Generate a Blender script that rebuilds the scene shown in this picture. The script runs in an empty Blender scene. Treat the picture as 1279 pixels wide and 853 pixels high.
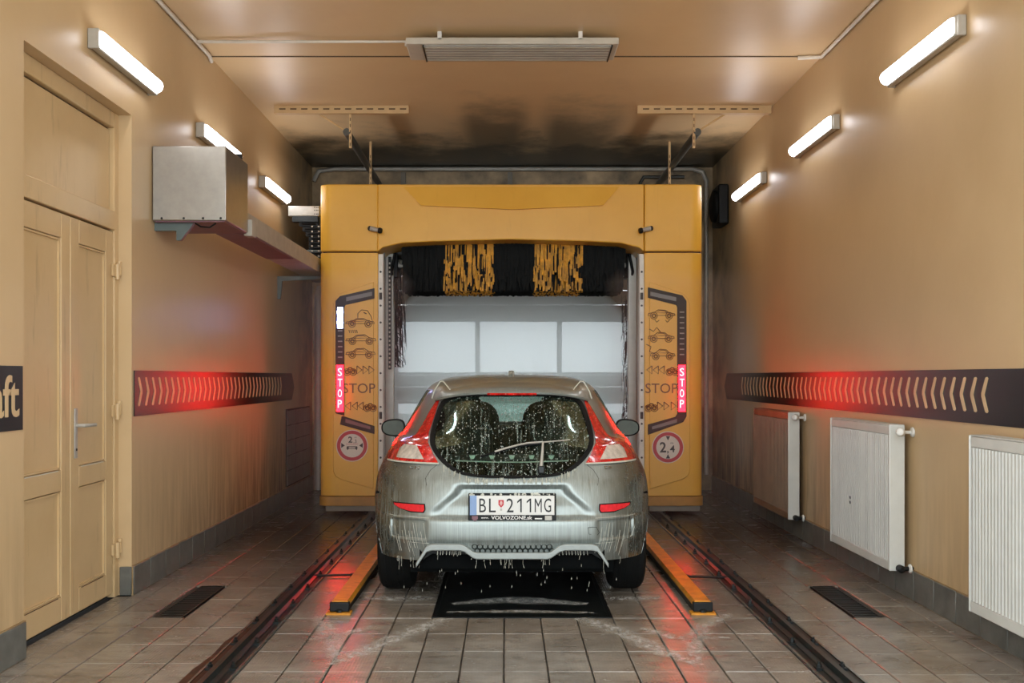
import bpy, bmesh, math, random
from mathutils import Vector, Matrix

random.seed(7)
sc = bpy.context.scene
col = sc.collection
PI = math.pi

# ---------------------------------------------------------------- camera, sky, exposure
cam_data = bpy.data.cameras.new('camera')
cam = bpy.data.objects.new('camera', cam_data)
col.objects.link(cam)
cam.location = (0, 0, 1.40)
cam.rotation_euler = (PI / 2, 0, 0)
cam_data.sensor_width = 36.0
cam_data.lens = 36.0
cam_data.shift_x = 7.5 / 1279
cam_data.shift_y = 44.5 / 1279
cam_data.clip_end = 200
sc.camera = cam

world = bpy.data.worlds.new('overcast sky')
sc.world = world
world.use_nodes = True
wbg = world.node_tree.nodes['Background']
wbg.inputs['Color'].default_value = (0.88, 0.95, 1.0, 1)
wbg.inputs['Strength'].default_value = 3.0

TUBE_POWER = 12.5
RED_POWER = 42.0
WHITE_LED = 22.0
vs = sc.view_settings
vs.view_transform = 'Standard'
vs.look = 'None'
vs.gamma = 1.0
vs.use_curve_mapping = False
vs.exposure = 0.5
sc.cycles.max_bounces = 12
sc.cycles.volume_bounces = 24
sc.cycles.max_bounces = 24
sc.cycles.transparent_max_bounces = 16
sc.cycles.caustics_reflective = False
sc.cycles.caustics_refractive = False
sc.cycles.sample_clamp_indirect = 6.0

# ---------------------------------------------------------------- colour and material helpers
def lin(c):
    return tuple((x / 255 / 12.92) if x / 255 <= 0.04045 else ((x / 255 + 0.055) / 1.055) ** 2.4 for x in c) + (1.0,)

class NT:
    """small helper around a material node tree"""
    def __init__(s, name):
        s.m = bpy.data.materials.new(name)
        s.m.use_nodes = True
        s.t = s.m.node_tree
        s.b = s.t.nodes['Principled BSDF']
        s.out = s.t.nodes['Material Output']
    def n(s, typ, **kw):
        nd = s.t.nodes.new('ShaderNode' + typ)
        for k, v in kw.items():
            setattr(nd, k, v)
        return nd
    def l(s, a, b):
        s.t.links.new(a, b)
    def pos(s, scale=(1, 1, 1), obj=False):
        if obj:
            src = s.n('TexCoord').outputs['Object']
        else:
            src = s.n('NewGeometry').outputs['Position']
        mp = s.n('Mapping')
        mp.inputs['Scale'].default_value = scale
        s.l(src, mp.inputs['Vector'])
        return mp.outputs['Vector']
    def noise(s, vec, scale, detail=4, rough=0.6):
        nd = s.n('TexNoise')
        nd.inputs['Scale'].default_value = scale
        nd.inputs['Detail'].default_value = detail
        nd.inputs['Roughness'].default_value = rough
        s.l(vec, nd.inputs['Vector'])
        return nd.outputs['Fac']
    def ramp(s, fac, a, b, ca=(0, 0, 0, 1), cb=(1, 1, 1, 1)):
        nd = s.n('ValToRGB')
        nd.color_ramp.elements[0].position = a
        nd.color_ramp.elements[1].position = b
        nd.color_ramp.elements[0].color = ca
        nd.color_ramp.elements[1].color = cb
        s.l(fac, nd.inputs['Fac'])
        return nd.outputs['Color']
    def mapr(s, v, a, b, c=0.0, d=1.0, smooth=False):
        nd = s.n('MapRange')
        if smooth:
            nd.interpolation_type = 'SMOOTHSTEP'
        nd.inputs['From Min'].default_value = a
        nd.inputs['From Max'].default_value = b
        nd.inputs['To Min'].default_value = c
        nd.inputs['To Max'].default_value = d
        s.l(v, nd.inputs['Value'])
        return nd.outputs['Result']
    def math(s, op, a, b=None):
        nd = s.n('Math', operation=op)
        for i, x in enumerate((a, b)):
            if x is None:
                continue
            if isinstance(x, (int, float)):
                nd.inputs[i].default_value = x
            else:
                s.l(x, nd.inputs[i])
        return nd.outputs[0]
    def mix(s, fac, a, b, mode='MIX'):
        nd = s.n('MixRGB', blend_type=mode)
        for k, x in (('Fac', fac), ('Color1', a), ('Color2', b)):
            if isinstance(x, (int, float)):
                nd.inputs[k].default_value = x
            elif isinstance(x, tuple):
                nd.inputs[k].default_value = x
            else:
                s.l(x, nd.inputs[k])
        return nd.outputs['Color']
    def xyz(s):
        sp = s.n('SeparateXYZ')
        s.l(s.n('NewGeometry').outputs['Position'], sp.inputs[0])
        return sp.outputs
    def bump(s, h, strength=0.3, dist=0.01):
        nd = s.n('Bump')
        nd.inputs['Strength'].default_value = strength
        nd.inputs['Distance'].default_value = dist
        s.l(h, nd.inputs['Height'])
        s.l(nd.outputs['Normal'], s.b.inputs['Normal'])
    def set(s, **kw):
        for k, v in kw.items():
            i = s.b.inputs[k.replace('_', ' ')]
            if isinstance(v, (int, float, tuple)):
                i.default_value = v
            else:
                s.l(v, i)
        return s

def plain(name, rgb, rough=0.5, metal=0.0, var=0.12, scale=6.0, **kw):
    q = NT(name)
    f = q.noise(q.pos(), scale, 5)
    c = lin(rgb)
    lo = tuple(x * (1 - var) for x in c[:3]) + (1,)
    hi = tuple(min(1, x * (1 + var)) for x in c[:3]) + (1,)
    q.set(Base_Color=q.ramp(f, 0.3, 0.7, lo, hi), Roughness=rough, Metallic=metal, **kw)
    return q.m

def glow(name, rgb, strength):
    q = NT(name)
    q.set(Base_Color=(0.02, 0.02, 0.02, 1), Emission_Color=lin(rgb), Emission_Strength=strength, Roughness=0.4)
    return q.m

M = {}

def build_materials():
    # ochre gloss wall paint: mottled, with splash grime rising from the skirting
    q = NT('ochre_wall_paint')
    x, y, z = q.xyz()
    n1 = q.noise(q.pos(), 1.6, 6)
    n2 = q.noise(q.pos((1, 7, 0.8)), 2.2, 5)
    base = q.ramp(n1, 0.3, 0.72, lin((197, 168, 126)), lin((206, 178, 136)))
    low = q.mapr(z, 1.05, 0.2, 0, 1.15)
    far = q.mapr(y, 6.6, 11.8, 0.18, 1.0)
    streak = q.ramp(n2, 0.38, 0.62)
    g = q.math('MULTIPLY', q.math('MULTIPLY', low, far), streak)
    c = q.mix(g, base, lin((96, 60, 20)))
    # darker blotches towards the far end
    far_blotch = q.math('MULTIPLY', q.mapr(y, 11.0, 12.6, 0, 1, True), q.mapr(q.noise(q.pos(), 2.3, 6), 0.3, 0.65))
    c = q.mix(q.math('MULTIPLY', far_blotch, 0.85), c, lin((44, 40, 26)))
    q.set(Base_Color=c, Roughness=q.mapr(n1, 0.3, 0.7, 0.36, 0.44))
    q.bump(q.noise(q.pos((1, 1, 1)), 9, 5), 0.12, 0.01)
    M['wall'] = q.m

    # ceiling: the same paint, with black mould spreading over the machine
    q = NT('ochre_ceiling_paint')
    x, y, z = q.xyz()
    n1 = q.noise(q.pos(), 1.3, 6)
    base = q.ramp(n1, 0.3, 0.72, lin((216, 184, 138)), lin((224, 194, 148)))
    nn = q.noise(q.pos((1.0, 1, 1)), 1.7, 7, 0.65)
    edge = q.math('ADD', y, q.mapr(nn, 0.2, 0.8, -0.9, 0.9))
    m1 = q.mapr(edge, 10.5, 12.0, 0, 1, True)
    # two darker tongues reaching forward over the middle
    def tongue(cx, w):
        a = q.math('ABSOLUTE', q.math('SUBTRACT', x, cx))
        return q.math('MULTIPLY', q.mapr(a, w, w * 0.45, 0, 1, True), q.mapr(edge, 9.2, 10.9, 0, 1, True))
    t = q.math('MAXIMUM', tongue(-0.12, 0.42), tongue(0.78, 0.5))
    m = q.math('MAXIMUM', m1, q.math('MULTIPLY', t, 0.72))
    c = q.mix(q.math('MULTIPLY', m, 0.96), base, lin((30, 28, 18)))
    q.set(Base_Color=c, Roughness=0.36)
    q.bump(q.noise(q.pos(), 8, 5), 0.15, 0.01)
    M['ceiling'] = q.m

    # ribbed wet floor tiles
    q = NT('ribbed_wet_tile')
    oi = q.n('ObjectInfo')
    x, y, z = q.xyz()
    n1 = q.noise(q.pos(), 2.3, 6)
    n2 = q.noise(q.pos((1, 2.4, 1)), 5.0, 5)
    c = q.ramp(n1, 0.3, 0.7, lin((112, 103, 92)), lin((158, 149, 136)))
    c = q.mix(q.mapr(oi.outputs['Random'], 0, 1, 0, 0.22), c, lin((84, 72, 60)))
    c = q.mix(q.math('MULTIPLY', q.ramp(n2, 0.5, 0.68), 0.5), c, lin((74, 62, 48)))
    c = q.mix(q.math('MULTIPLY', q.mapr(q.math('ADD', y, n1), 6.6, 9.6, 0, 1, True), 0.8), c, lin((40, 36, 30)))  # shade of the far floor painted in: tiles darken towards the machine
    w = q.n('TexWave', wave_type='BANDS', bands_direction='Y', wave_profile='SIN')
    w.inputs['Scale'].default_value = 20.0
    q.l(q.pos(), w.inputs['Vector'])
    w2 = q.n('TexWave', wave_type='BANDS', bands_direction='X', wave_profile='SIN')
    w2.inputs['Scale'].default_value = 20.0
    q.l(q.pos(), w2.inputs['Vector'])
    h = q.math('ADD', q.math('MULTIPLY', w.outputs['Fac'], 1.0), q.math('MULTIPLY', w2.outputs['Fac'], 0.5))
    h = q.math('ADD', h, q.math('MULTIPLY', n2, 1.2))
    q.set(Base_Color=c, Roughness=q.mapr(n2, 0.35, 0.65, 0.10, 0.30), Specular_IOR_Level=0.8)
    q.bump(h, 0.20, 0.003)
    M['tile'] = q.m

    M['grout'] = plain('dark_grout', (44, 38, 32), 0.55)
    M['skirting'] = plain('grey_skirting_tile', (98, 98, 92), 0.35, var=0.25, scale=9)
    M['skirting_edge'] = plain('skirting_cement_edge', (150, 124, 86), 0.7, var=0.3)
    M['apron'] = plain('wet_concrete', (120, 118, 112), 0.45, var=0.2)

    # painted door: worn cream paint
    q = NT('worn_cream_door_paint')
    n1 = q.noise(q.pos(), 2.5, 6)
    n2 = q.noise(q.pos((4, 4, 0.6)), 3, 6)
    c = q.ramp(n1, 0.3, 0.7, lin((198, 168, 122)), lin((208, 179, 134)))
    c = q.mix(q.math('MULTIPLY', q.ramp(n2, 0.58, 0.75), 0.45), c, lin((122, 96, 58)))
    q.set(Base_Color=c, Roughness=0.33)
    M['door'] = q.m
    M['door_dark'] = plain('dark_door_gap', (40, 34, 26), 0.8)
    M['bare_wood'] = plain('chipped_bare_edge', (196, 194, 184), 0.7)

    M['steel'] = plain('brushed_stainless', (168, 164, 156), 0.34, 0.85, 0.08, 14)
    M['galv'] = plain('galvanised_grey', (176, 172, 162), 0.5, 0.25, 0.12, 12)
    M['pale_strut'] = plain('painted_slotted_strut', (206, 172, 124), 0.5, 0.0, 0.1)
    M['slot'] = plain('slot_shadow', (92, 70, 44), 0.8)
    M['white_pipe'] = plain('white_conduit', (214, 204, 188), 0.45)
    M['dark_pipe'] = plain('dark_tube', (84, 86, 82), 0.35, 0.5)
    M['black'] = plain('black_plastic', (12, 14, 14), 0.5, 0.0, 0.2, Specular_IOR_Level=0.3)
    M['rubber'] = plain('black_rubber', (9, 11, 11), 0.7, 0.0, 0.25, 20, Specular_IOR_Level=0.25)
    M['dark_metal'] = plain('dark_wet_steel', (26, 30, 29), 0.35, 0.3, 0.3, 10)
    M['rail_steel'] = plain('worn_rail_steel', (70, 76, 74), 0.30, 0.8, 0.25, 20)
    M['wet_edge'] = plain('wet_steel_edge', (140, 148, 146), 0.22, 0.85, 0.3, 8)
    M['rust'] = plain('rusty_plate', (66, 36, 20), 0.6, 0.2, 0.5, 14)
    M['radiator'] = plain('white_radiator_enamel', (206, 206, 198), 0.36, 0.0, 0.06)
    M['radiator_shaded'] = plain('shaded_grimy_radiator_enamel', (128, 106, 80), 0.42, 0.0, 0.22, 5)  # far radiator's shade and grime mixed into one darker enamel colour
    M['white_plastic'] = plain('white_plastic', (222, 220, 212), 0.4)
    M['housing'] = plain('grey_lamp_housing', (176, 170, 158), 0.5)
    M['tube'] = glow('lit_diffuser', (250, 250, 255), TUBE_POWER)
    M['heater_grey'] = plain('heater_enamel', (188, 180, 164), 0.4)
    M['heater_face'] = plain('heater_element_face', (156, 152, 142), 0.5, 0.2)
    M['cable_red'] = plain('dull_red_cover', (120, 84, 92), 0.5)
    M['bracket'] = plain('grey_green_bracket', (92, 104, 102), 0.45, 0.3)

    # machine yellow
    q = NT('machine_yellow')
    n1 = q.noise(q.pos(), 1.8, 5)
    n2 = q.noise(q.pos((6, 6, 0.7)), 3, 5)
    c = q.ramp(n1, 0.3, 0.7, lin((230, 172, 58)), lin((238, 182, 68)))
    c = q.mix(q.math('MULTIPLY', q.ramp(n2, 0.6, 0.8), 0.15), c, lin((170, 116, 30)))
    q.set(Base_Color=c, Roughness=0.36)
    M['yellow'] = q.m
    M['yellow_bar'] = plain('worn_yellow_bar', (196, 130, 34), 0.4, 0.0, 0.3, 12)
    M['skirt'] = plain('faded_yellow_skirt', (176, 124, 44), 0.5, 0.0, 0.2)
    M['foot'] = plain('machine_foot_grey', (126, 118, 104), 0.5, 0.2)
    M['print'] = plain('brown_line_print', (112, 62, 18), 0.5)
    M['print_dark'] = plain('black_print', (18, 18, 18), 0.5)
    M['label_grey'] = plain('grey_label', (112, 112, 112), 0.4)
    M['red'] = plain('sign_red', (186, 30, 44), 0.4, 0.0, 0.04)
    M['sign_white'] = plain('sign_white', (222, 212, 198), 0.4, 0.0, 0.04)
    M['blue'] = plain('plate_blue', (126, 152, 190), 0.4)
    M['led_red'] = glow('lit_red_display', (255, 4, 12), RED_POWER)
    M['led_letter'] = glow('lit_letter', (255, 190, 190), 2.5)
    M['led_white'] = glow('lit_white_display', (165, 180, 255), WHITE_LED)
    M['dash'] = plain('unlit_led_dash', (150, 156, 152), 0.4)
    M['band'] = plain('black_vinyl_band', (22, 28, 30), 0.28, 0.0, 0.25, 3)
    M['chevron'] = plain('pale_chevron', (204, 176, 134), 0.4)
    M['bristle_black'] = plain('black_bristle', (7, 11, 11), 0.7, 0.0, 0.4, 30, Specular_IOR_Level=0.25)
    M['bristle_yellow'] = plain('yellow_bristle', (216, 152, 22), 0.5, 0.0, 0.4, 14)
    M['bristle_brown'] = plain('faded_bristle', (92, 78, 66), 0.6, 0.0, 0.4, 25)
    M['shutter'] = plain('weathered_door_slat', (150, 132, 112), 0.5, 0.0, 0.18, 5)
    M['shutter_frame'] = plain('grey_door_frame', (150, 152, 150), 0.5)

    # clear pane
    q = NT('clear_pane')
    q.t.nodes.remove(q.b)
    tr = q.n('BsdfTransparent'); tr.inputs['Color'].default_value = (0.90, 0.92, 0.92, 1)
    gl = q.n('BsdfGlossy'); gl.inputs['Roughness'].default_value = 0.05
    fr = q.n('Fresnel'); fr.inputs['IOR'].default_value = 1.45
    mx = q.n('MixShader')
    q.l(fr.outputs[0], mx.inputs[0]); q.l(tr.outputs[0], mx.inputs[1]); q.l(gl.outputs[0], mx.inputs[2])
    q.l(mx.outputs[0], q.out.inputs['Surface'])
    M['pane'] = q.m

    # car glass with drops and runs of foam
    def car_glass(name, tint, drops):
        q = NT(name)
        q.t.nodes.remove(q.b)
        tr = q.n('BsdfTransparent'); tr.inputs['Color'].default_value = tint
        gl = q.n('BsdfGlossy'); gl.inputs['Roughness'].default_value = 0.06
        gl.inputs['Color'].default_value = (0.8, 0.85, 0.85, 1)
        fr = q.n('Fresnel'); fr.inputs['IOR'].default_value = 1.45
        mx = q.n('MixShader')
        q.l(q.math('MULTIPLY', fr.outputs[0], 0.4), mx.inputs[0])
        q.l(tr.outputs[0], mx.inputs[1]); q.l(gl.outputs[0], mx.inputs[2])
        if not drops:
            q.l(mx.outputs[0], q.out.inputs['Surface'])
            return q.m
        df = q.n('BsdfDiffuse'); df.inputs['Color'].default_value = (0.40, 0.43, 0.38, 1)
        vo = q.n('TexVoronoi'); vo.inputs['Scale'].default_value = 78
        q.l(q.pos((1, 0.4, 0.75)), vo.inputs['Vector'])
        dots = q.mapr(vo.outputs['Distance'], 0.30, 0.17, 0, 1)
        sp = q.n('SeparateColor'); q.l(vo.outputs['Color'], sp.inputs[0])
        dots = q.math('MULTIPLY', dots, q.mapr(sp.outputs[0], 0.25, 0.5, 0, 1))
        x, y, z = q.xyz()
        runs = q.mapr(q.noise(q.pos((70, 4, 3.2)), 1.0, 3), 0.56, 0.70, 0, 1)
        runs = q.math('MULTIPLY', runs, q.mapr(z, 1.22, 1.02, 0.10, 0.30))
        fac = q.math('MAXIMUM', q.math('MULTIPLY', dots, 0.8), runs)
        m2 = q.n('MixShader')
        q.l(fac, m2.inputs[0]); q.l(mx.outputs[0], m2.inputs[1]); q.l(df.outputs[0], m2.inputs[2])
        q.l(m2.outputs[0], q.out.inputs['Surface'])
        return q.m
    M['rear_glass'] = car_glass('wet_rear_glass', (0.80, 0.93, 0.88, 1), True)
    M['side_glass'] = car_glass('tinted_side_glass', (0.34, 0.40, 0.39, 1), False)
    M['car_glass'] = car_glass('car_window_glass', (0.88, 0.96, 0.94, 1), False)

    # silver paint with running foam
    q = NT('silver_paint_with_foam')
    x, y, z = q.xyz()
    runs = q.mapr(q.noise(q.pos((85, 10, 2.0)), 1.0, 5), 0.50, 0.72, 0, 1)
    runs = q.math('MULTIPLY', runs, q.mapr(z, 0.80, 0.55, 0.0, 0.85))
    vo = q.n('TexVoronoi'); vo.inputs['Scale'].default_value = 85
    q.l(q.pos((1, 1, 0.55)), vo.inputs['Vector'])
    sp = q.n('SeparateColor'); q.l(vo.outputs['Color'], sp.inputs[0])
    spk = q.math('MULTIPLY', q.mapr(vo.outputs['Distance'], 0.30, 0.18, 0, 1), q.mapr(sp.outputs[0], 0.4, 0.7, 0, 0.55))
    ax = q.math('ABSOLUTE', q.math('SUBTRACT', x, 0.037))
    spk = q.math('MULTIPLY', spk, q.mapr(ax, 0.45, 0.75, 0.25, 1.0))
    # a thin film of soap covers the middle of the tail; the corners are rinsed to bare wet paint
    film = q.math('MULTIPLY', q.mapr(q.math('ADD', ax, q.math('MULTIPLY', q.noise(q.pos((6, 6, 3)), 1.0, 4), 0.25)), 0.62, 0.86, 0.55, 0.0, True), q.mapr(z, 1.30, 1.22, 0.75, 1.0))
    fine = q.mapr(q.noise(q.pos((120, 20, 1.6)), 1.0, 5, 0.7), 0.35, 0.65, 0.45, 1.25)
    film = q.math('MULTIPLY', film, q.math('MAXIMUM', fine, q.mapr(z, 0.72, 0.82, 0.0, 0.85)))
    foam = q.math('MAXIMUM', q.math('MAXIMUM', runs, spk), film)
    c = q.mix(foam, lin((122, 128, 123)), lin((172, 182, 178)))
    q.set(Base_Color=c, Metallic=q.mapr(foam, 0, 1, 0.80, 0.10), Roughness=q.mapr(foam, 0, 1, 0.27, 0.50),
          Coat_Weight=0.35, Coat_Roughness=0.15)
    q.bump(foam, 0.25, 0.003)
    M['paint'] = q.m
    M['trim'] = plain('silver_bumper_trim', (150, 156, 152), 0.4, 0.3, 0.08, 20)
    M['foam_edge'] = plain('foam_white', (188, 188, 174), 0.7, 0.0, 0.1, 30)

    # tail lamp plastic, with drops
    q = NT('red_lamp_lens')
    vo = q.n('TexVoronoi'); vo.inputs['Scale'].default_value = 75
    q.l(q.pos((1, 1, 0.7)), vo.inputs['Vector'])
    sp = q.n('SeparateColor'); q.l(vo.outputs['Color'], sp.inputs[0])
    d = q.math('MULTIPLY', q.mapr(vo.outputs['Distance'], 0.28, 0.18, 0, 1), q.mapr(sp.outputs[0], 0.4, 0.7, 0, 0.5))
    n = q.noise(q.pos((30, 30, 30)), 1.0, 4)
    c = q.mix(d, q.ramp(n, 0.35, 0.65, lin((150, 14, 14)), lin((226, 36, 30))), lin((240, 170, 160)))
    q.set(Base_Color=c, Roughness=0.15, Coat_Weight=0.6)
    M['lamp_red'] = q.m
    M['lamp_clear'] = plain('clear_lamp_lens', (206, 196, 184), 0.12, 0.1, 0.25, 26)
    M['reflector'] = plain('red_reflector', (214, 40, 48), 0.2, 0.0, 0.15, 40)
    M['lining'] = plain('dark_cabin_lining', (16, 20, 19), 0.8)
    M['seat'] = plain('dark_seat_cloth', (12, 15, 15), 0.85)
    M['mirror_glass'] = plain('wet_mirror_glass', (62, 64, 56), 0.35, 0.6, 0.25)
    M['under'] = plain('matt_black_underside', (6, 8, 8), 0.9, 0.0, 0.2, Specular_IOR_Level=0.1)
    M['plate'] = plain('plate_white', (214, 212, 206), 0.4, 0.0, 0.03)
    M['chrome'] = plain('chrome', (200, 200, 196), 0.12, 1.0)
    M['wheel_metal'] = plain('alloy', (150, 150, 148), 0.3, 0.9)

    # floor foam film
    q = NT('soap_foam_film')
    n = q.noise(q.pos((5, 3, 1)), 5.0, 7, 0.7)
    uv = q.n('TexCoord').outputs['UV']
    s = q.n('SeparateXYZ'); q.l(uv, s.inputs[0])
    e = q.mapr(q.math('ABSOLUTE', q.math('SUBTRACT', s.outputs[1], 0.5)), 0.5, 0.1, 0, 1, True)
    a = q.math('MULTIPLY', q.mapr(n, 0.36, 0.66, 0, 1), e)
    q.set(Base_Color=lin((206, 204, 196)), Roughness=0.6, Alpha=q.math('MULTIPLY', a, 0.75))
    M['foam'] = q.m

    # mist
    q = NT('wash_mist')
    q.t.nodes.remove(q.b)
    vp = q.n('VolumePrincipled')
    vp.inputs['Color'].default_value = (0.985, 0.992, 0.99, 1)
    vp.inputs['Density'].default_value = 3.4
    vp.inputs['Anisotropy'].default_value = 0.2
    q.l(vp.outputs[0], q.out.inputs['Volume'])
    M['mist'] = q.m
    q = NT('thin_mist')
    q.t.nodes.remove(q.b)
    vp = q.n('VolumePrincipled')
    vp.inputs['Color'].default_value = (0.93, 0.96, 0.98, 1)
    vp.inputs['Density'].default_value = 0.07
    vp.inputs['Anisotropy'].default_value = 0.3
    q.l(vp.outputs[0], q.out.inputs['Volume'])
    M['thin_mist'] = q.m

build_materials()

# ---------------------------------------------------------------- mesh helpers
class MB:
    def __init__(s):
        s.v = []; s.f = []; s.uv = None
    def add(s, vs, fs):
        o = len(s.v)
        s.v += [tuple(v) for v in vs]
        s.f += [tuple(i + o for i in f) for f in fs]
        return s
    def box(s, x0, x1, y0, y1, z0, z1):
        v = [(x, y, z) for z in (z0, z1) for y in (y0, y1) for x in (x0, x1)]
        return s.add(v, [(0, 2, 3, 1), (4, 5, 7, 6), (0, 1, 5, 4), (2, 6, 7, 3), (0, 4, 6, 2), (1, 3, 7, 5)])
    def prism(s, pts, axis, a, b):
        n = len(pts)
        def P(p, t):
            return {'y': (p[0], t, p[1]), 'x': (t, p[0], p[1]), 'z': (p[0], p[1], t)}[axis]
        v = [P(p, a) for p in pts] + [P(p, b) for p in pts]
        f = [tuple(range(n)), tuple(range(2 * n - 1, n - 1, -1))]
        f += [(i, (i + 1) % n, n + (i + 1) % n, n + i) for i in range(n)]
        return s.add(v, f)
    def tube(s, pts, r, n=8, caps=True):
        pts = [Vector(p) for p in pts]
        rs = r if isinstance(r, (list, tuple)) else [r] * len(pts)
        v = []; f = []
        up = None
        for i, p in enumerate(pts):
            if i == 0: t = pts[1] - pts[0]
            elif i == len(pts) - 1: t = pts[-1] - pts[-2]
            else: t = (pts[i + 1] - p).normalized() + (p - pts[i - 1]).normalized()
            t.normalize()
            if up is None:
                up = Vector((0, 0, 1)) if abs(t.z) < 0.9 else Vector((1, 0, 0))
            a = t.cross(up).normalized(); b = a.cross(t).normalized(); up = b
            for k in range(n):
                an = 2 * PI * k / n
                v.append(p + (a * math.cos(an) + b * math.sin(an)) * rs[i])
        for i in range(len(pts) - 1):
            for k in range(n):
                f.append((i * n + k, i * n + (k + 1) % n, (i + 1) * n + (k + 1) % n, (i + 1) * n + k))
        if caps:
            f.append(tuple(range(n - 1, -1, -1)))
            f.append(tuple((len(pts) - 1) * n + k for k in range(n)))
        return s.add(v, f)
    def lathe(s, prof, o, axis, n=20):
        """prof: (radius, height) pairs along axis from point o"""
        o = Vector(o); ax = Vector(axis).normalized()
        u = ax.orthogonal().normalized(); w = ax.cross(u)
        v = []; f = []
        for r, h in prof:
            for k in range(n):
                an = 2 * PI * k / n
                v.append(o + ax * h + (u * math.cos(an) + w * math.sin(an)) * r)
        m = len(prof)
        for i in range(m - 1):
            for k in range(n):
                f.append((i * n + k, i * n + (k + 1) % n, (i + 1) * n + (k + 1) % n, (i + 1) * n + k))
        f.append(tuple(range(n - 1, -1, -1))); f.append(tuple((m - 1) * n + k for k in range(n)))
        return s.add(v, f)
    def mesh(s, name, smooth=None):
        me = bpy.data.meshes.new(name)
        me.from_pydata(s.v, [], s.f)
        bm = bmesh.new(); bm.from_mesh(me)
        bmesh.ops.recalc_face_normals(bm, faces=bm.faces)
        bm.to_mesh(me); bm.free()
        if smooth is not None:
            me.polygons.foreach_set('use_smooth', [True] * len(me.polygons))
            me.set_sharp_from_angle(angle=math.radians(smooth))
        me.update()
        return me
    def build(s, name, m, parent=None, smooth=None, bevel=None, seg=2):
        me = s.mesh(name, smooth)
        return link(name, me, m, parent, bevel, seg)

def link(name, me, m, parent=None, bevel=None, seg=2):
    o = bpy.data.objects.new(name, me)
    col.objects.link(o)
    if m is not None and not me.materials:
        me.materials.append(m)
    if bevel:
        b = o.modifiers.new('bevel', 'BEVEL')
        b.width = bevel; b.segments = seg; b.limit_method = 'ANGLE'; b.angle_limit = math.radians(35)
        if not any(p.use_smooth for p in me.polygons):
            me.polygons.foreach_set('use_smooth', [True] * len(me.polygons))
            me.set_sharp_from_angle(angle=math.radians(50))
    if parent is not None:
        adopt(o, parent)
    return o

def world_loc(o):
    v = Vector((0, 0, 0))
    while o is not None:
        v = v + o.location if o.parent is None else v
        o = o.parent
    return v

def adopt(o, parent):
    o.parent = parent
    top = parent
    while top.parent is not None:
        top = top.parent
    if parent.parent is None:
        o.matrix_parent_inverse = Matrix.Translation(-Vector(parent.location))
    # deeper: the parent's own mesh already sits in the root's frame

def tag(o, label=None, cat=None, group=None, kind=None):
    if label: o['label'] = label
    if cat: o['category'] = cat
    if group: o['group'] = group
    if kind: o['kind'] = kind
    return o

def thing(name, label, cat, loc, group=None):
    o = bpy.data.objects.new(name, None)
    col.objects.link(o)
    o.location = loc
    o.empty_display_size = 0.1
    return tag(o, label, cat, group)

def struct(name, mb, m, label=None, **kw):
    o = mb.build(name, m, **kw)
    return tag(o, label, None, None, 'structure')

def copy_tree(o, parent=None):
    c = o.copy(); col.objects.link(c)
    if parent is not None:
        c.parent = parent
    for ch in [x for x in bpy.data.objects if x.parent == o]:
        copy_tree(ch, c)
    return c

def text_geo(body, height, width=None, extrude=0.0015, spacing=1.0, bold=0.0):
    """lettering as (verts, faces): x to the right from 0, y up from 0, z is thickness"""
    cu = bpy.data.curves.new('lettering', 'FONT')
    cu.body = body; cu.size = 1.0; cu.extrude = 0.01; cu.resolution_u = 3
    cu.space_character = spacing; cu.offset = bold
    o = bpy.data.objects.new('lettering_tmp', cu)
    col.objects.link(o)
    dg = bpy.context.evaluated_depsgraph_get()
    me = bpy.data.meshes.new_from_object(o.evaluated_get(dg))
    vs_ = [v.co.copy() for v in me.vertices]
    fs_ = [tuple(p.vertices) for p in me.polygons]
    bpy.data.objects.remove(o); bpy.data.curves.remove(cu); bpy.data.meshes.remove(me)
    x0 = min(v.x for v in vs_); x1 = max(v.x for v in vs_)
    y0 = min(v.y for v in vs_); y1 = max(v.y for v in vs_)
    sy = height / (y1 - y0)
    sx = width / (x1 - x0) if width else sy
    return [((v.x - x0) * sx, (v.y - y0) * sy, v.z / 0.01 * extrude) for v in vs_], fs_

def put_text(name, body, height, width, origin, right, up, m, parent, extrude=0.0015, spacing=1.0, bold=0.0):
    vs_, fs_ = text_geo(body, height, width, extrude, spacing, bold)
    R = Vector(right); U = Vector(up); N = R.cross(U); O = Vector(origin)
    b = MB().add([O + R * v[0] + U * v[1] + N * v[2] for v in vs_], fs_)
    return b.build(name, m, parent)

# ================================================================ THE ROOM
XL, XR = -2.40, 2.56
Y0, YB = 2.6, 12.70
ZC = 4.0
DY0, DY1, DZ = 5.10, 6.57, 3.08            # recess of the left door

b = MB()
XW = XL - 0.0015                            # wall faces sit a hair behind what is mounted on them
b.box(XL - 0.25, XW, Y0, DY0, 0, ZC).box(XL - 0.25, XW, DY1, YB, 0, ZC).box(XL - 0.25, XW, DY0, DY1, DZ, ZC)
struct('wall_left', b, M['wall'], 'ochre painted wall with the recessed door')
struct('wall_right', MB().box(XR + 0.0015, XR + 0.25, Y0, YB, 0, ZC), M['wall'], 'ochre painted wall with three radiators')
BX0, BX1, BZ1 = -1.48, 1.80, 3.05          # opening of the sectional door in the back wall
b = MB()
b.box(XL - 0.25, BX0, YB, YB + 0.25, 0, ZC).box(BX1, XR + 0.25, YB, YB + 0.25, 0, ZC).box(BX0, BX1, YB, YB + 0.25, BZ1, ZC)
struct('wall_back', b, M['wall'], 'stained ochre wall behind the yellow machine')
struct('ceiling', MB().box(XL - 0.25, XR + 0.25, Y0, YB + 0.25, ZC, ZC + 0.2), M['ceiling'], 'ochre ceiling with black mould at the far end')
tag(MB().box(XL, XR, 8.29, 8.31, ZC - 0.004, ZC).build('trim_1', M['slot']), None, None, None, 'structure')

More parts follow.
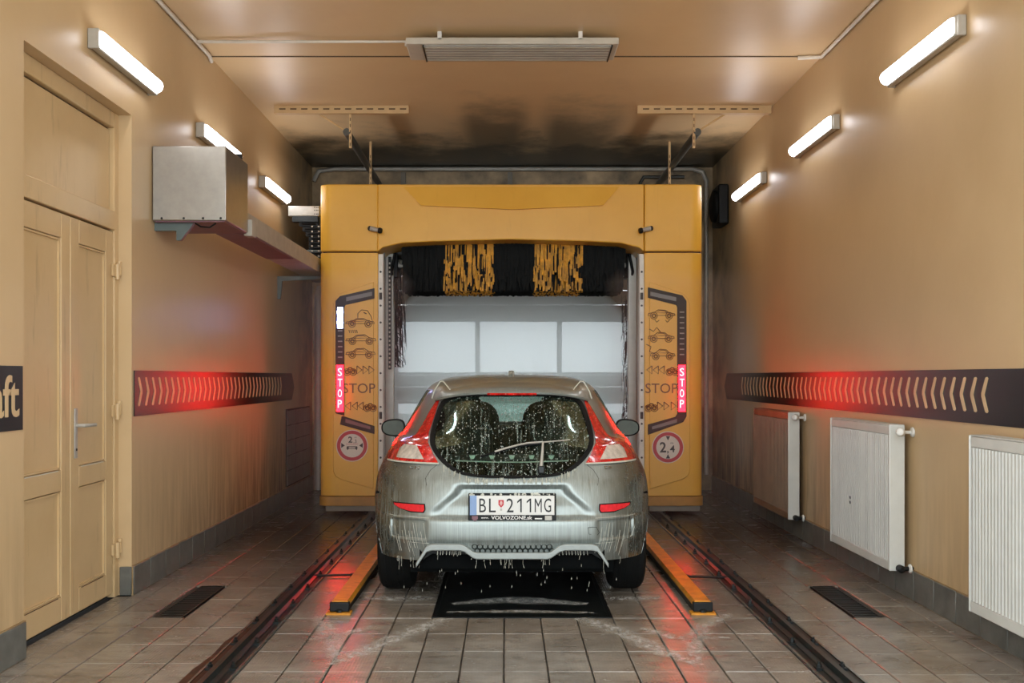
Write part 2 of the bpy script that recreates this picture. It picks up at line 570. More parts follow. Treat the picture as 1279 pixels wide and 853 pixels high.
# floor: base slab + tiles
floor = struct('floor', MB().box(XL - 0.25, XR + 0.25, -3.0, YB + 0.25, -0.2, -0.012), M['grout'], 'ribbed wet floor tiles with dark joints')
TW, TL = 0.21, 0.36
def tile_mesh():
    b = MB(); h = 0.5; c = 0.012
    v = []
    for (ix, iy, z) in ((0.0035, 0.0012, -0.014), (0.0035, 0.0012, -0.003), (0.0075, 0.0028, 0.0)):
        hx, hy = TW / 2 - ix, TL / 2 - iy
        v += [(-hx, -hy, z), (hx, -hy, z), (hx, hy, z), (-hx, hy, z)]
    f = [(8, 9, 10, 11)]
    for r in (0, 4):
        for k in range(4):
            f.append((r + k, r + (k + 1) % 4, r + 4 + (k + 1) % 4, r + 4 + k))
    return b.add(v, f)
tile_me = tile_mesh().mesh('tile')
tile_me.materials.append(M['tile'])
cols_ = [(-0.01 + TW * k, TW, 'c') for k in range(-6, 7)]            # centre lane
cols_ += [(-1.45 - TW * (k + 1), TW, 'l') for k in range(4)] + [(-2.40, 0.11, 'l')]
cols_ += [(1.645, 0.165, 'r')] + [(1.81 + TW * k, TW, 'r') for k in range(3)] + [(2.44, 0.12, 'r')]
far_tiles = MB()
def put_tile(x0, w, y0, l):
    y1 = min(y0 + l, YB); l = y1 - y0
    if l < 0.03: return
    cx, cy = x0 + w / 2, y0 + l / 2
    jz = random.uniform(-0.0012, 0.0)
    tx, ty = random.uniform(-0.002, 0.002), random.uniform(-0.002, 0.002)
    if y0 < 9.1:
        o = bpy.data.objects.new('tile', tile_me)
        col.objects.link(o)
        o.location = (cx, cy, jz); o.scale = (w / TW, l / TL, 1); o.rotation_euler = (tx, ty, 0)
        o.parent = floor
    else:
        far_tiles.add([(cx + p.co.x * w / TW, cy + p.co.y * l / TL, p.co.z + jz) for p in tile_me.vertices],
                      [tuple(p.vertices) for p in tile_me.polygons])
for x0, w, zone in cols_:
    off = {'c': 0.0, 'l': 0.14, 'r': -0.05}[zone]
    y = 5.95 + off - TL * 4
    while y < YB:
        yy, ll = y, TL
        if zone == 'c' and -0.44 < x0 < 0.60 and 5.9 < y < 7.3:
            y += TL; continue
        g = None
        if zone == 'l' and abs(x0 + 1.87 + 0.0 - (-TW)) < 0.02: g = (5.97, 6.87)
        if zone == 'r' and abs(x0 - 2.02) < 0.02: g = (5.97, 6.86)
        if g:
            a, e = y, y + TL
            if a < g[0] and e > g[0]: put_tile(x0, w, a, g[0] - a)
            if e > g[1] and a < g[1]: put_tile(x0, w, g[1], e - g[1])
            if e <= g[0] or a >= g[1]: put_tile(x0, w, a, TL)
        else:
            put_tile(x0, w, yy, ll)
        y += TL
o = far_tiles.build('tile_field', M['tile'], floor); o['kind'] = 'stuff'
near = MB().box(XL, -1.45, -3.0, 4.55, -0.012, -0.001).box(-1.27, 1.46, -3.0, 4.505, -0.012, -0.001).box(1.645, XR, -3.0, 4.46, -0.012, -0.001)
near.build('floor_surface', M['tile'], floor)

y = DY0
while y < DY1 - 0.02:
    put_tile(XL - 0.092, 0.092, y, min(TL, DY1 - y)); y += TL
# skirting tiles
def skirting(name, xin, xout, spans, label):
    root = MB()
    for a, e in spans:
        root.box(min(xin, xin + (xout - xin) * 0.6), max(xin, xin + (xout - xin) * 0.6), a, e, 0.0, 0.19)
    root = struct(name, root, M['skirting_edge'], label)
    for a, e in spans:
        n = max(1, round((e - a) / 0.30)); st = (e - a) / n
        for k in range(n):
            y0, y1 = a + st * k + 0.002, a + st * (k + 1) - 0.002
            MB().box(min(xin, xout), max(xin, xout), y0, y1, 0.002, 0.185 + random.uniform(-0.002, 0.002)).build('tile', M['skirting'], root, bevel=0.004, seg=1)
    return root
bl = skirting('baseboard_left', XL, XL + 0.014, [(4.4, DY0), (DY1, YB)], 'grey tiled skirting along the door wall')
skirting('baseboard_right', XR, XR - 0.014, [(4.0, YB)], 'grey tiled skirting under the radiators')
for y0 in (DY0, DY1):
    pass
MB().box(XL - 0.075, XL, DY1 - 0.014, DY1, 0.002, 0.185).build('tile', M['skirting'], bl, bevel=0.004, seg=1)

# left door -------------------------------------------------------
XD = XL - 0.085
door = struct('door_1', MB().box(XD - 0.12, XD - 0.05, DY0, DY1, 0, DZ), M['door_dark'], 'cream double door with transom in the left wall')
f = MB()
f.box(XD - 0.05, XD + 0.0, DY1 - 0.07, DY1, 0, DZ).box(XD - 0.05, XD, DY0, DY0 + 0.05, 0, DZ)
f.box(XD - 0.05, XD, DY0 + 0.05, DY1 - 0.07, DZ - 0.10, DZ).box(XD - 0.05, XD + 0.006, DY0 + 0.05, DY1 - 0.07, 2.33, 2.45)
f.build('door_frame', M['door'], door, bevel=0.006)
MB().box(XD - 0.05, XD - 0.03, DY0 + 0.06, DY1 - 0.08, 2.46, DZ - 0.11).build('transom_panel', M['door'], door, bevel=0.004)
def leaf(y0, y1):
    t = XD - 0.008
    b = MB()
    st = 0.115
    b.box(XD - 0.05, t, y0, y0 + st, 0.03, 2.32).box(XD - 0.05, t, y1 - st, y1, 0.03, 2.32)
    b.box(XD - 0.05, t, y0 + st, y1 - st, 0.03, 0.17).box(XD - 0.05, t, y0 + st, y1 - st, 0.76, 0.88).box(XD - 0.05, t, y0 + st, y1 - st, 2.18, 2.32)
    lf = b.build('door_leaf', M['door'], door, bevel=0.005)
    for z0, z1 in ((0.17, 0.76), (0.88, 2.18)):
        MB().box(XD - 0.05, XD - 0.024, y0 + st + 0.004, y1 - st - 0.004, z0 + 0.004, z1 - 0.004).build('panel', M['door'], lf, bevel=0.003)
        g = MB()      # planted moulding bead round the panel
        for (a0, a1, c0, c1) in ((y0 + st, y1 - st, z0, z0 + 0.018), (y0 + st, y1 - st, z1 - 0.018, z1)):
            g.box(XD - 0.03, XD - 0.012, a0 + 0.012, a1 - 0.012, c0 + 0.004, c1 - 0.004)
        for a0 in (y0 + st, y1 - st - 0.018):
            g.box(XD - 0.03, XD - 0.012, a0 + 0.004, a0 + 0.014, z0 + 0.012, z1 - 0.012)
        g.build('bead', M['door'], lf)
        g = MB()
        g.box(XD - 0.0235, XD - 0.020, y1 - st - 0.012, y1 - st - 0.006, z0 + 0.05, z0 + (z1 - z0) * 0.45)
        g.build('worn_edge', M['door_dark'], lf)
        MB().box(XD - 0.0078, XD - 0.0072, y0 + st + 0.03, y1 - st - 0.04, z0 - 0.006, z0 - 0.001).build('chipped_edge', M['bare_wood'] if z0 > 0.5 else M['rust'], lf)
    return lf
YM = 5.86
leaf(DY0 + 0.055, YM - 0.004)
lf = leaf(YM + 0.004, DY1 - 0.075)
hx = XD - 0.008
hd = MB().box(hx, hx + 0.008, YM + 0.045, YM + 0.085, 0.93, 1.22).build('handle_plate', M['galv'], lf, bevel=0.004)
MB().tube([(hx + 0.005, YM + 0.065, 1.12), (hx + 0.055, YM + 0.065, 1.12), (hx + 0.06, YM + 0.08, 1.12), (hx + 0.06, YM + 0.21, 1.118)], 0.011, 10).build('handle', M['galv'], lf, smooth=60)
MB().lathe([(0.008, 0), (0.008, 0.003)], (hx + 0.008, YM + 0.065, 0.98), (1, 0, 0), 12).build('keyhole', M['black'], lf)
for z in (0.25, 1.13, 2.02):
    k = MB().tube([(XD + 0.012, DY1 - 0.055, z), (XD + 0.012, DY1 - 0.055, z + 0.10)], 0.016, 10)
    k.box(XD - 0.004, XD + 0.008, DY1 - 0.11, DY1 - 0.01, z + 0.02, z + 0.09).tube([(XD + 0.012, DY1 - 0.02, z + 0.03), (XD + 0.012, DY1 - 0.02, z + 0.12)], 0.014, 10)
    k.build('hinge', M['door'], door, smooth=40)

# sectional door in the back wall -----------------------------------
YD = YB + 0.04
d2 = MB()
d2.box(BX0, BX0 + 0.06, YD, YD + 0.08, 0, BZ1).box(BX1 - 0.06, BX1, YD, YD + 0.08, 0, BZ1).box(BX0 + 0.06, BX1 - 0.06, YD, YD + 0.08, BZ1 - 0.08, BZ1)
d2 = struct('door_2', d2, M['shutter_frame'], 'sectional door with three wide panes at the far end and an added lower row')
slat_me = None
def slat(z0, z1):
    b = MB()
    h = z1 - z0
    pr = [(YD + 0.055, z0 + 0.003), (YD + 0.012, z0 + 0.003), (YD + 0.004, z0 + 0.02), (YD + 0.004, z1 - 0.02), (YD + 0.012, z1 - 0.003), (YD + 0.055, z1 - 0.003)]
    b.prism(pr, 'x', BX0 + 0.065, BX1 - 0.065)
    b.build('slat', M['shutter'], d2)
WROWS = [(0.38, 1.10), (1.43, 2.12)]  # lower row is an unseen addition that lets in daylight for the mist
z = 0.02
while z < BZ1 - 0.1:
    row = [r for r in WROWS if abs(r[0] - z) < 0.02]
    if row:
        z = row[0][1]; continue
    nxt = min([r[0] for r in WROWS if r[0] > z + 0.02] + [BZ1 - 0.082])
    e = min(z + 0.18, nxt)
    if e - z > 0.02: slat(z, e)
    z = e
px = [(-1.345, -0.385), (-0.325, 0.635), (0.695, 1.655)]
for WZ0, WZ1 in WROWS:
    fr = MB().box(BX0 + 0.065, px[0][0], YD, YD + 0.05, WZ0, WZ1).box(px[2][1], BX1 - 0.065, YD, YD + 0.05, WZ0, WZ1)
    fr.box(px[0][0], px[2][1], YD, YD + 0.05, WZ0, WZ0 + 0.03).box(px[0][0], px[2][1], YD, YD + 0.05, WZ1 - 0.03, WZ1)
    fr.box(px[0][1], px[1][0], YD, YD + 0.05, WZ0 + 0.03, WZ1 - 0.03).box(px[1][1], px[2][0], YD, YD + 0.05, WZ0 + 0.03, WZ1 - 0.03)
    fr = fr.build('window_frame', M['shutter_frame'], d2)
    for a, e in px:
        MB().box(a, e, YD + 0.02, YD + 0.026, WZ0 + 0.03, WZ1 - 0.03).build('pane', M['pane'], fr)
# yard behind
tag(MB().box(-12, 12, YB + 0.25, 40, -0.25, -0.02).build('ground', M['apron']), None, None, None, 'structure')

# ================================================================ WALL BANDS
def chevrons(root, xs, sgn, ys, tipz=1.305):
    for y in ys:
        t = 0.020; a = 0.05; hh = 0.088
        pts = []
        # outline of a rounded chevron in (y, z); it points away from the camera
        pts = [(y - t, tipz + hh), (y - t * 0.4, tipz + hh + 0.008), (y + t * 0.6, tipz + hh + 0.004), (y + a + t * 0.4, tipz + 0.01), (y + a + t * 0.4, tipz - 0.01),
               (y + t * 0.6, tipz - hh - 0.004), (y - t * 0.4, tipz - hh - 0.008), (y - t, tipz - hh), (y + a - t * 1.3, tipz)]
        MB().prism(pts, 'x', xs, xs + sgn * 0.0025).build('chevron', M['chevron'], root)
lb = MB().prism([(6.60, 1.147), (11.45, 1.147), (11.58, 1.29), (11.45, 1.443), (6.60, 1.443)], 'x', XL, XL + 0.006)
lb = tag(lb.build('arrow_band', M['band']), 'black arrow band with pale chevrons on the left wall beside the door', 'wall sign')
chevrons(lb, XL + 0.006, 1, [6.68 + 0.131 * k for k in range(33)])
rb = MB().prism([(4.3, 1.147), (11.85, 1.147), (11.98, 1.29), (11.85, 1.443), (4.3, 1.443)], 'x', XR - 0.006, XR)
rb = tag(rb.build('arrow_band', M['band']), 'long black arrow band with pale chevrons above the radiators', 'wall sign')
chevrons(rb, XR - 0.006, -1, [5.44 + 0.1305 * k for k in range(44)])
sg = MB().box(XL, XL + 0.006, 4.35, 5.075, 1.14, 1.455)
sg = tag(sg.build('sign_board', M['band']), 'black board with pale letters aft beside the door recess', 'wall sign')
put_text('lettering', 'aft', 0.205, 0.27, (XL + 0.006, 4.765, 1.205), (0, 1, 0), (0, 0, 1), M['chevron'], sg, 0.002, 0.95, 0.012)

# ================================================================ WALL LAMPS
def wall_lamp(side, y0, y1, zc, label):
    xw = XL if side < 0 else XR
    s = 1 if side < 0 else -1
    t = thing('wall_lamp', label, 'lamp', (xw, (y0 + y1) / 2, zc), 'linear lamps along the walls')
    hp = [(xw, zc - 0.045), (xw, zc + 0.045), (xw + s * 0.02, zc + 0.056), (xw + s * 0.062, zc + 0.056), (xw + s * 0.062, zc - 0.056), (xw + s * 0.02, zc - 0.056)]
    MB().prism(hp, 'y', y0, y1).build('housing', M['housing'], t, bevel=0.008)
    pr = []
    for k in range(9):
        an = PI * k / 8
        pr.append((xw + s * (0.0625 + 0.045 * math.sin(an)), zc + 0.046 * math.cos(an)))
    MB().prism(pr, 'y', y0 + 0.012, y1 - 0.012).build('diffuser', M['tube'], t, smooth=40)
    for y in (y0, y1 - 0.0):
        MB().box(min(xw, xw + s * 0.05), max(xw, xw + s * 0.066), y - 0.012, y + 0.012, zc - 0.058, zc + 0.058).build('end_cap', M['housing'], t, bevel=0.006)
wall_lamp(-1, 5.88, 6.86, 3.345, 'lit strip lamp on the left wall over the cream door')
wall_lamp(-1, 7.93, 8.92, 3.315, 'lit strip lamp partly behind the stainless wall box')
wall_lamp(-1, 9.95, 10.94, 3.30, 'lit strip lamp on the left wall closest to the machine')
wall_lamp(1, 5.70, 6.73, 3.36, 'lit strip lamp on the right wall, nearest of that row to the entrance')
wall_lamp(1, 7.86, 8.90, 3.36, 'middle lit strip lamp of the three on the right wall')
wall_lamp(1, 10.06, 11.14, 3.36, 'lit strip lamp on the right wall closest to the machine')

# ================================================================ CEILING FITTINGS
t = thing('ceiling_heater', 'long grey radiant heater panel hung under the ceiling', 'heater', (0.05, 7.9, 3.90))
hx0, hx1, hy = -0.755, 0.85, 7.70
MB().box(hx0, hx1, hy, hy + 0.40, 3.905, 3.957).build('casing', M['heater_grey'], t, bevel=0.008)
MB().box(hx0 + 0.13, hx1 - 0.05, hy + 0.03, hy + 0.39, 3.895, 3.908).build('heater_face', M['heater_face'], t, bevel=0.003)
for k in range(6):
    y = hy + 0.05 + 0.06 * k
    MB().box(hx0 + 0.14, hx1 - 0.06, y, y + 0.012, 3.892, 3.898).build('heater_rib', M['heater_grey'], t)
for x in (hx0 + 0.13, hx1 - 0.05):
    MB().box(x - 0.005, x + 0.005, hy + 0.02, hy + 0.395, 3.891, 3.906).build('dark_seal', M['black'], t)
for x in (-0.50, 0.56):
    MB().box(x - 0.015, x + 0.015, hy, hy + 0.03, 3.94, ZC).build('hanger', M['white_plastic'], t)
tag(MB().tube([(XL + 0.02, 7.86, 3.975), (hx0 - 0.012, 7.86, 3.975), (hx0 - 0.012, 7.86, 3.94)], 0.014, 8).build('conduit', M['white_pipe'], smooth=50),
    'white conduit across the ceiling feeding the heater', 'pipe')
tag(MB().tube([(XL + 0.02, 4.0, ZC - 0.02), (XL + 0.02, 8.22, ZC - 0.02), (XL + 0.02, 8.28, ZC - 0.05)], 0.016, 8).build('conduit', M['white_pipe'], smooth=50),
    'white conduit in the corner of ceiling and left wall', 'pipe')
tag(MB().tube([(XR - 0.02, 4.0, ZC - 0.02), (XR - 0.02, 8.25, ZC - 0.02), (XR - 0.20, 8.28, ZC - 0.02)], 0.016, 8).build('conduit', M['white_pipe'], smooth=50),
    'white conduit in the corner of ceiling and right wall', 'pipe')
for x0, x1, lab in ((-2.22, -0.93, 'pale slotted strut on the ceiling left of the heater'), (1.26, XR - 0.02, 'pale slotted strut on the ceiling towards the right wall')):
    b = tag(MB().box(x0, x1, 9.80, 9.86, ZC - 0.075, ZC).build('slotted_strut', M['pale_strut']), lab, 'strut')
    x = x0 + 0.05
    while x < x1 - 0.08:
        MB().box(x, x + 0.06, 9.797, 9.80, ZC - 0.040, ZC - 0.028).build('slot', M['slot'], b); x += 0.105
for xs, dirx, side in ((-1.53, -1, 'left'), (1.84, 1, 'right')):
    tag(MB().tube([(xs, 9.83, 3.755), (xs, 12.66, 3.72)], 0.036, 12).build('hanging_rail', M['dark_pipe'], smooth=50),
        'dark tube rail hung under the ceiling above the %s column of the machine' % side, 'rail')
    for yy, zb in ((9.83, 3.60), (11.30, 3.50)):
        h = tag(MB().box(xs - 0.012 - dirx * 0.035, xs + 0.012 - dirx * 0.035, yy, yy + 0.02, zb, ZC - (0.075 if yy < 10 else 0)).build('strap_hanger', M['pale_strut']),
                'pale slotted strap holding the %s tube rail at its %s end' % (side, 'near' if yy < 10 else 'far'), 'strap')
        z = zb + 0.02
        while z < ZC - 0.12:
            MB().box(xs - 0.004 - dirx * 0.035, xs + 0.004 - dirx * 0.035, yy - 0.002, yy, z, z + 0.03).build('slot', M['slot'], h); z += 0.06
    tag(MB().tube([(xs + dirx * 0.33, 9.87, ZC - 0.03), (xs + dirx * 0.01, 9.87, 3.77)], 0.010, 6).build('stay_rod', M['pale_strut'], smooth=50),
        'thin diagonal stay from the ceiling strut to the %s tube rail' % side, 'rod')

# ================================================================ LEFT WALL BOX AND TRAY
t = thing('wall_box', 'square stainless steel box on brackets high on the left wall', 'box', (-2.15, 7.2, 2.46))
MB().box(XL + 0.006, -1.895, 6.93, 7.52, 2.46, 2.965).build('casing', M['steel'], t, bevel=0.006)
MB().box(XL + 0.02, -1.905, 6.945, 7.51, 2.452, 2.462).build('base_plate', M['cable_red'], t)
for x in (-2.33, -2.18, -2.05, -1.93):
    MB().lathe([(0.008, 0), (0.008, 0.004), (0.004, 0.007)], (x, 6.931, 2.475), (0, -1, 0), 10).build('screw', M['dark_metal'], t)
bk = MB().prism([(XL, 2.455), (-2.13, 2.455), (-2.13, 2.435), (XL + 0.03, 2.33), (XL, 2.33)], 'y', 7.0, 7.03)
bk.prism([(XL, 2.455), (-2.05, 2.455), (-2.05, 2.447), (XL, 2.447)], 'y', 6.99, 7.05)
bk = MB().prism([(XL, 2.452), (-2.13, 2.452), (-2.17, 2.40), (-2.22, 2.335), (-2.25, 2.335), (-2.25, 2.40), (XL, 2.40)], 'y', 6.99, 7.03)
bk.build('bracket', M['bracket'], t)
MB().tube([(-2.12, 6.99, 2.45), (-2.08, 6.98, 2.425), (-2.02, 6.98, 2.42), (-1.98, 6.99, 2.45)], 0.006, 6).build('wire', M['black'], t, smooth=50)
MB().tube([(-2.05, 7.40, 2.99), (-1.92, 7.40, 2.99)], 0.022, 10).box(-1.94, -1.91, 7.38, 7.42, 2.90, 3.01).build('cable_gland', M['black'], t, smooth=50)

t = thing('cable_tray', 'grey cable tray along the left wall from steel box to machine', 'tray', (-2.0, 9.0, 2.44))
MB().prism([(-2.16, 2.47), (-1.90, 2.47), (-1.90, 2.61), (-1.915, 2.61), (-1.915, 2.485), (-2.145, 2.485), (-2.145, 2.61), (-2.16, 2.61)], 'y', 7.53, 11.6).build('trough', M['galv'], t)
MB().box(-2.15, -1.91, 7.60, 9.2, 2.460, 2.469).build('bottom_cover', M['cable_red'], t)
MB().box(-1.93, -1.87, 7.54, 7.66, 2.44, 2.56).build('joint_clip', M['housing'], t, bevel=0.005)
for yy in (10.75,):
    MB().prism([(XL, 2.46), (-1.95, 2.46), (-1.95, 2.43), (XL + 0.05, 2.41), (XL + 0.03, 2.22), (XL, 2.22)], 'y', yy, yy + 0.03).build('bracket', M['bracket'], t)
MB().tube([(-2.02, 7.53, 2.50), (-2.02, 11.3, 2.50)], 0.016, 8).tube([(-2.07, 7.53, 2.50), (-2.07, 11.3, 2.50)], 0.014, 8).build('cables', M['black'], t, smooth=50)['kind'] = 'stuff'

# tiled panel low on the left wall by the machine
t = thing('tiled_panel', 'pale tiled panel low on the left wall beside the machine', 'panel', (XL, 11.7, 0.2))
MB().box(XL, XL + 0.012, 11.15, 12.45, 0.20, 1.05).build('panel_back', M['door_dark'], t)
for r in range(5):
    for c in range(3):
        MB().box(XL + 0.012, XL + 0.022, 11.165 + 0.425 * c, 11.165 + 0.425 * c + 0.418, 0.215 + 0.165 * r, 0.215 + 0.165 * r + 0.157).build('tile', M['skirting'], t, bevel=0.003, seg=1)

# dark box at the far right wall
t = thing('equipment_box', 'black rounded box on the right wall beside the top of the machine', 'box', (XR, 11.9, 3.15))
MB().box(2.44, XR, 11.75, 12.15, 3.16, 3.62).build('casing', M['black'], t, bevel=0.02, seg=3)
MB().lathe([(0.19, 0), (0.18, 0.03), (0.12, 0.05), (0.02, 0.055)], (2.44, 11.95, 3.39), (-1, 0, 0), 24).build('grille', M['rubber'], t, smooth=40)

# pipes on the back wall
tag(MB().tube([(-2.36, 12.55, 3.80), (-2.30, 12.58, 3.93), (-2.1, 12.62, 3.965), (2.30, 12.62, 3.965), (2.42, 12.62, 3.93), (2.47, 12.62, 3.82), (2.47, 12.62, 0.2)], 0.028, 8).build('wall_pipe', M['galv'], smooth=60),
    'grey pipe along the top of the back wall bending down at the right', 'pipe')
tag(MB().tube([(-2.30, 12.55, 0.02), (-2.30, 12.55, 2.4), (-2.28, 12.6, 2.5)], 0.05, 10).build('wall_pipe', M['galv'], smooth=60),
    'upright grey pipe in the far left corner behind the machine', 'pipe')
tag(MB().tube([(1.66, 12.64, 3.1), (1.66, 12.64, 3.80), (1.70, 12.64, 3.87), (2.2, 12.64, 3.87)], 0.022, 8).build('wall_pipe', M['dark_pipe'], smooth=60),
    'thin dark pipe bending on the back wall above the machine', 'pipe')
for x, lab in ((-1.30, 'slim upright strip on the back wall at the left above the machine'), (0.02, 'slim upright strip on the back wall above the middle of the machine')):
    tag(MB().box(x, x + 0.06, 12.64, 12.70, 3.1, 3.93).build('wall_strip', M['foot']), lab, 'strip')

# ================================================================ RADIATORS
def radiator(y0, y1, label, shaded_enamel=False):
    xf, xb = 2.425, 2.52
    z0, z1 = 0.175, 1.098
    t = thing('radiator', label, 'radiator', (XR, (y0 + y1) / 2, z0), 'radiators on the right wall')
    en = M['radiator_shaded'] if shaded_enamel else M['radiator']
    # front panel with upright ribs, one folded sheet
    n = 34
    pts = []
    w = (y1 - y0 - 0.03)
    for k in range(n):
        a = y0 + 0.015 + w * k / n
        d = w / n
        pts += [(xf, a + 0.12 * d), (xf, a + 0.62 * d), (xf + 0.010, a + 0.74 * d), (xf + 0.010, a + 1.0 * d)]
    poly = [(xf + 0.03, y0 + 0.015)] + [(xf + 0.010, y0 + 0.015)] + pts + [(xf + 0.03, y1 - 0.015)]
    MB().prism(poly, 'z', z0 + 0.06, z1 - 0.065).build('ribbed_front', en, t)
    for a, e in ((z1 - 0.064, z1 - 0.006), (z0, z0 + 0.06)):
        MB().box(xf, xf + 0.03, y0 + 0.012, y1 - 0.012, a, e).build('front_border', en, t, bevel=0.006)
    MB().box(xf - 0.004, xb, y0 - 0.004, y0 + 0.010, z0, z1).build('side_panel', M['radiator'], t, bevel=0.006)
    MB().box(xf - 0.004, xb, y1 - 0.010, y1 + 0.004, z0, z1).build('side_panel', en, t, bevel=0.006)
    tg = MB().box(xf + 0.002, xb, y0 + 0.010, y1 - 0.010, z1 - 0.004, z1 + 0.002)
    tg.build('top_grille', en, t)
    MB().box(xb - 0.03, xb, y0 + 0.012, y1 - 0.012, z0, z1 - 0.01).build('back_panel', en, t)
    for z in (z0 + 0.10, z1 - 0.12):
        MB().box(xb, XR, y0 + 0.18, y0 + 0.21, z, z + 0.04).build('wall_bracket', en, t)
        MB().box(xb, XR, y1 - 0.21, y1 - 0.18, z, z + 0.04).build('wall_bracket', en, t)
    # thermostat at the top, return valve at the bottom
    v = MB().tube([(xf + 0.055, y0, z1 - 0.045), (xf + 0.055, y0 - 0.05, z1 - 0.045)], 0.012, 8).build('valve', M['chrome'], t, smooth=50)
    MB().lathe([(0.016, 0), (0.026, 0.01), (0.027, 0.06), (0.022, 0.075), (0.012, 0.08)], (xf + 0.055, y0 - 0.045, z1 - 0.045), (-0.5, -1, 0.1), 16).build('thermostat', M['white_plastic'], t, smooth=40)
    MB().tube([(xf + 0.055, y0 - 0.03, z1 - 0.045), (XR, y0 - 0.03, z1 - 0.045)], 0.011, 8).build('supply_pipe', M['white_plastic'], t, smooth=50)
    MB().lathe([(0.032, 0), (0.030, 0.008), (0.014, 0.014)], (XR - 0.001, y0 - 0.03, z1 - 0.045), (-1, 0, 0), 16).build('rosette', M['white_plastic'], t, smooth=40)
    MB().lathe([(0.014, 0), (0.024, 0.01), (0.024, 0.05), (0.012, 0.06)], (xf + 0.055, y0 - 0.005, z0 + 0.02), (0, -1, 0), 12).tube([(xf + 0.055, y0 - 0.03, z0 + 0.02), (XR, y0 - 0.03, z0 + 0.02)], 0.014, 8).build('return_valve', M['black'], t, smooth=40)
    MB().lathe([(0.030, 0), (0.028, 0.008), (0.014, 0.014)], (XR - 0.015, y0 - 0.03, z0 + 0.02), (-1, 0, 0), 16).build('rosette', M['white_plastic'], t, smooth=40)
    return t
radiator(4.16, 5.36, 'white ribbed radiator cut by the frame edge, nearest to the entrance')
r2 = radiator(6.47, 7.65, 'white ribbed radiator in the middle, with two dark chips low on its front')
radiator(8.79, 10.02, 'radiator with shade and grime in its enamel colour, pale side, beside the machine', True)
for z in (0.545, 0.51):
    MB().prism([(7.20, z), (7.225, z - 0.003), (7.23, z + 0.016), (7.205, z + 0.018)], 'x', 2.4235, 2.4252).build('chip', M['black'], r2)

# ================================================================ FLOOR RAILS AND BARS
def rail(xa, xb, label, rust_side):
    t = thing('floor_rail', label, 'rail', ((xa + xb) / 2, 8, 0))
    c = (xa + xb) / 2
    y0, y1 = 2.6, 12.65
    MB().box(xa, xb, y0, y1, -0.011, 0.004).build('bed_plate', M['dark_metal'], t)
    if rust_side:
        MB().prism([(xa - 0.055, 2.6), (xa - 0.052, 4.9), (xa - 0.030, 5.15), (xa - 0.040, 5.4), (xa - 0.012, 5.7), (xa + 0.03, 5.7), (xa + 0.03, 2.6)], 'z', 0.0005, 0.0042).build('rusty_edge', M['rust'], t)
    pr = [(c - 0.045, 0.004), (c + 0.045, 0.004), (c + 0.045, 0.012), (c + 0.016, 0.016), (c + 0.014, 0.045), (c - 0.014, 0.045), (c - 0.016, 0.016), (c - 0.045, 0.012)]
    MB().prism(pr, 'y', y0, y1).build('rail_head', M['rail_steel'], t)
    for x in (xa, xb):
        MB().box(x - 0.006, x + 0.006, y0, y1, -0.004, 0.010).build('edge_strip', M['wet_edge'], t)
    y = 4.9
    while y < 12.5:
        for x in (c - 0.055, c + 0.055):
            b = MB().box(x - 0.018, x + 0.018, y - 0.03, y + 0.03, 0.004, 0.014)
            b.lathe([(0.013, 0), (0.013, 0.014), (0.007, 0.014), (0.007, 0.026)], (x, y, 0.014), (0, 0, 1), 6)
            b.build('rail_clamp', M['dark_metal'], t)
        y += 0.46
rail(-1.445, -1.275, 'left steel floor rail with clamps and a rusty bed', True)
rail(1.465, 1.640, 'right steel floor rail with clamps and a dark bed', False)

def guide(xc, y0, y1, label):
    t = thing('wheel_guide', label, 'wheel guide', (xc, y0, 0), 'yellow wheel guides')
    MB().prism([(xc - 0.055, 0.055), (xc - 0.045, 0.075), (xc + 0.045, 0.075), (xc + 0.055, 0.055), (xc + 0.055, 0.045), (xc - 0.055, 0.045)], 'y', y0 + 0.05, y1).build('top_bar', M['yellow_bar'], t)
    MB().box(xc - 0.045, xc + 0.045, y0 + 0.06, y1, 0.0, 0.046).build('web', M['black'], t)
    MB().box(xc - 0.058, xc + 0.058, y0 + 0.03, y0 + 0.075, 0.012, 0.068).build('end_block', M['black'], t, bevel=0.006)
    MB().box(xc - 0.075, xc + 0.07, y0, y0 + 0.08, 0.0, 0.012).build('foot_plate', M['yellow_bar'], t)
    MB().lathe([(0.02, 0), (0.02, 0.012), (0.01, 0.018)], (xc, y0 + 0.03, 0.012), (0, 0, 1), 8).build('bolt', M['dark_metal'], t)
guide(-0.985, 6.02, 11.9, 'yellow wheel guide bar on the floor left of the car')
guide(1.165, 6.02, 11.9, 'yellow wheel guide bar on the floor right of the car')
tag(MB().tube([(-1.37, 7.16, 0.012), (-1.25, 7.16, 0.014), (-1.05, 7.16, 0.018)], 0.008, 6).lathe([(0.02, 0), (0.02, 0.03)], (-1.07, 7.16, 0.0), (0, 0, 1), 8).build('floor_cable', M['black'], smooth=50),
    'short black cable on the tiles from rail to wheel guide, left of the car', 'cable')
tag(MB().tube([(1.235, 7.10, 0.018), (1.4, 7.10, 0.014), (1.55, 7.10, 0.012)], 0.008, 6).lathe([(0.02, 0), (0.02, 0.03)], (1.25, 7.10, 0.0), (0, 0, 1), 8).build('floor_cable', M['black'], smooth=50),
    'short black cable on the tiles from wheel guide to rail, right of the car', 'cable')

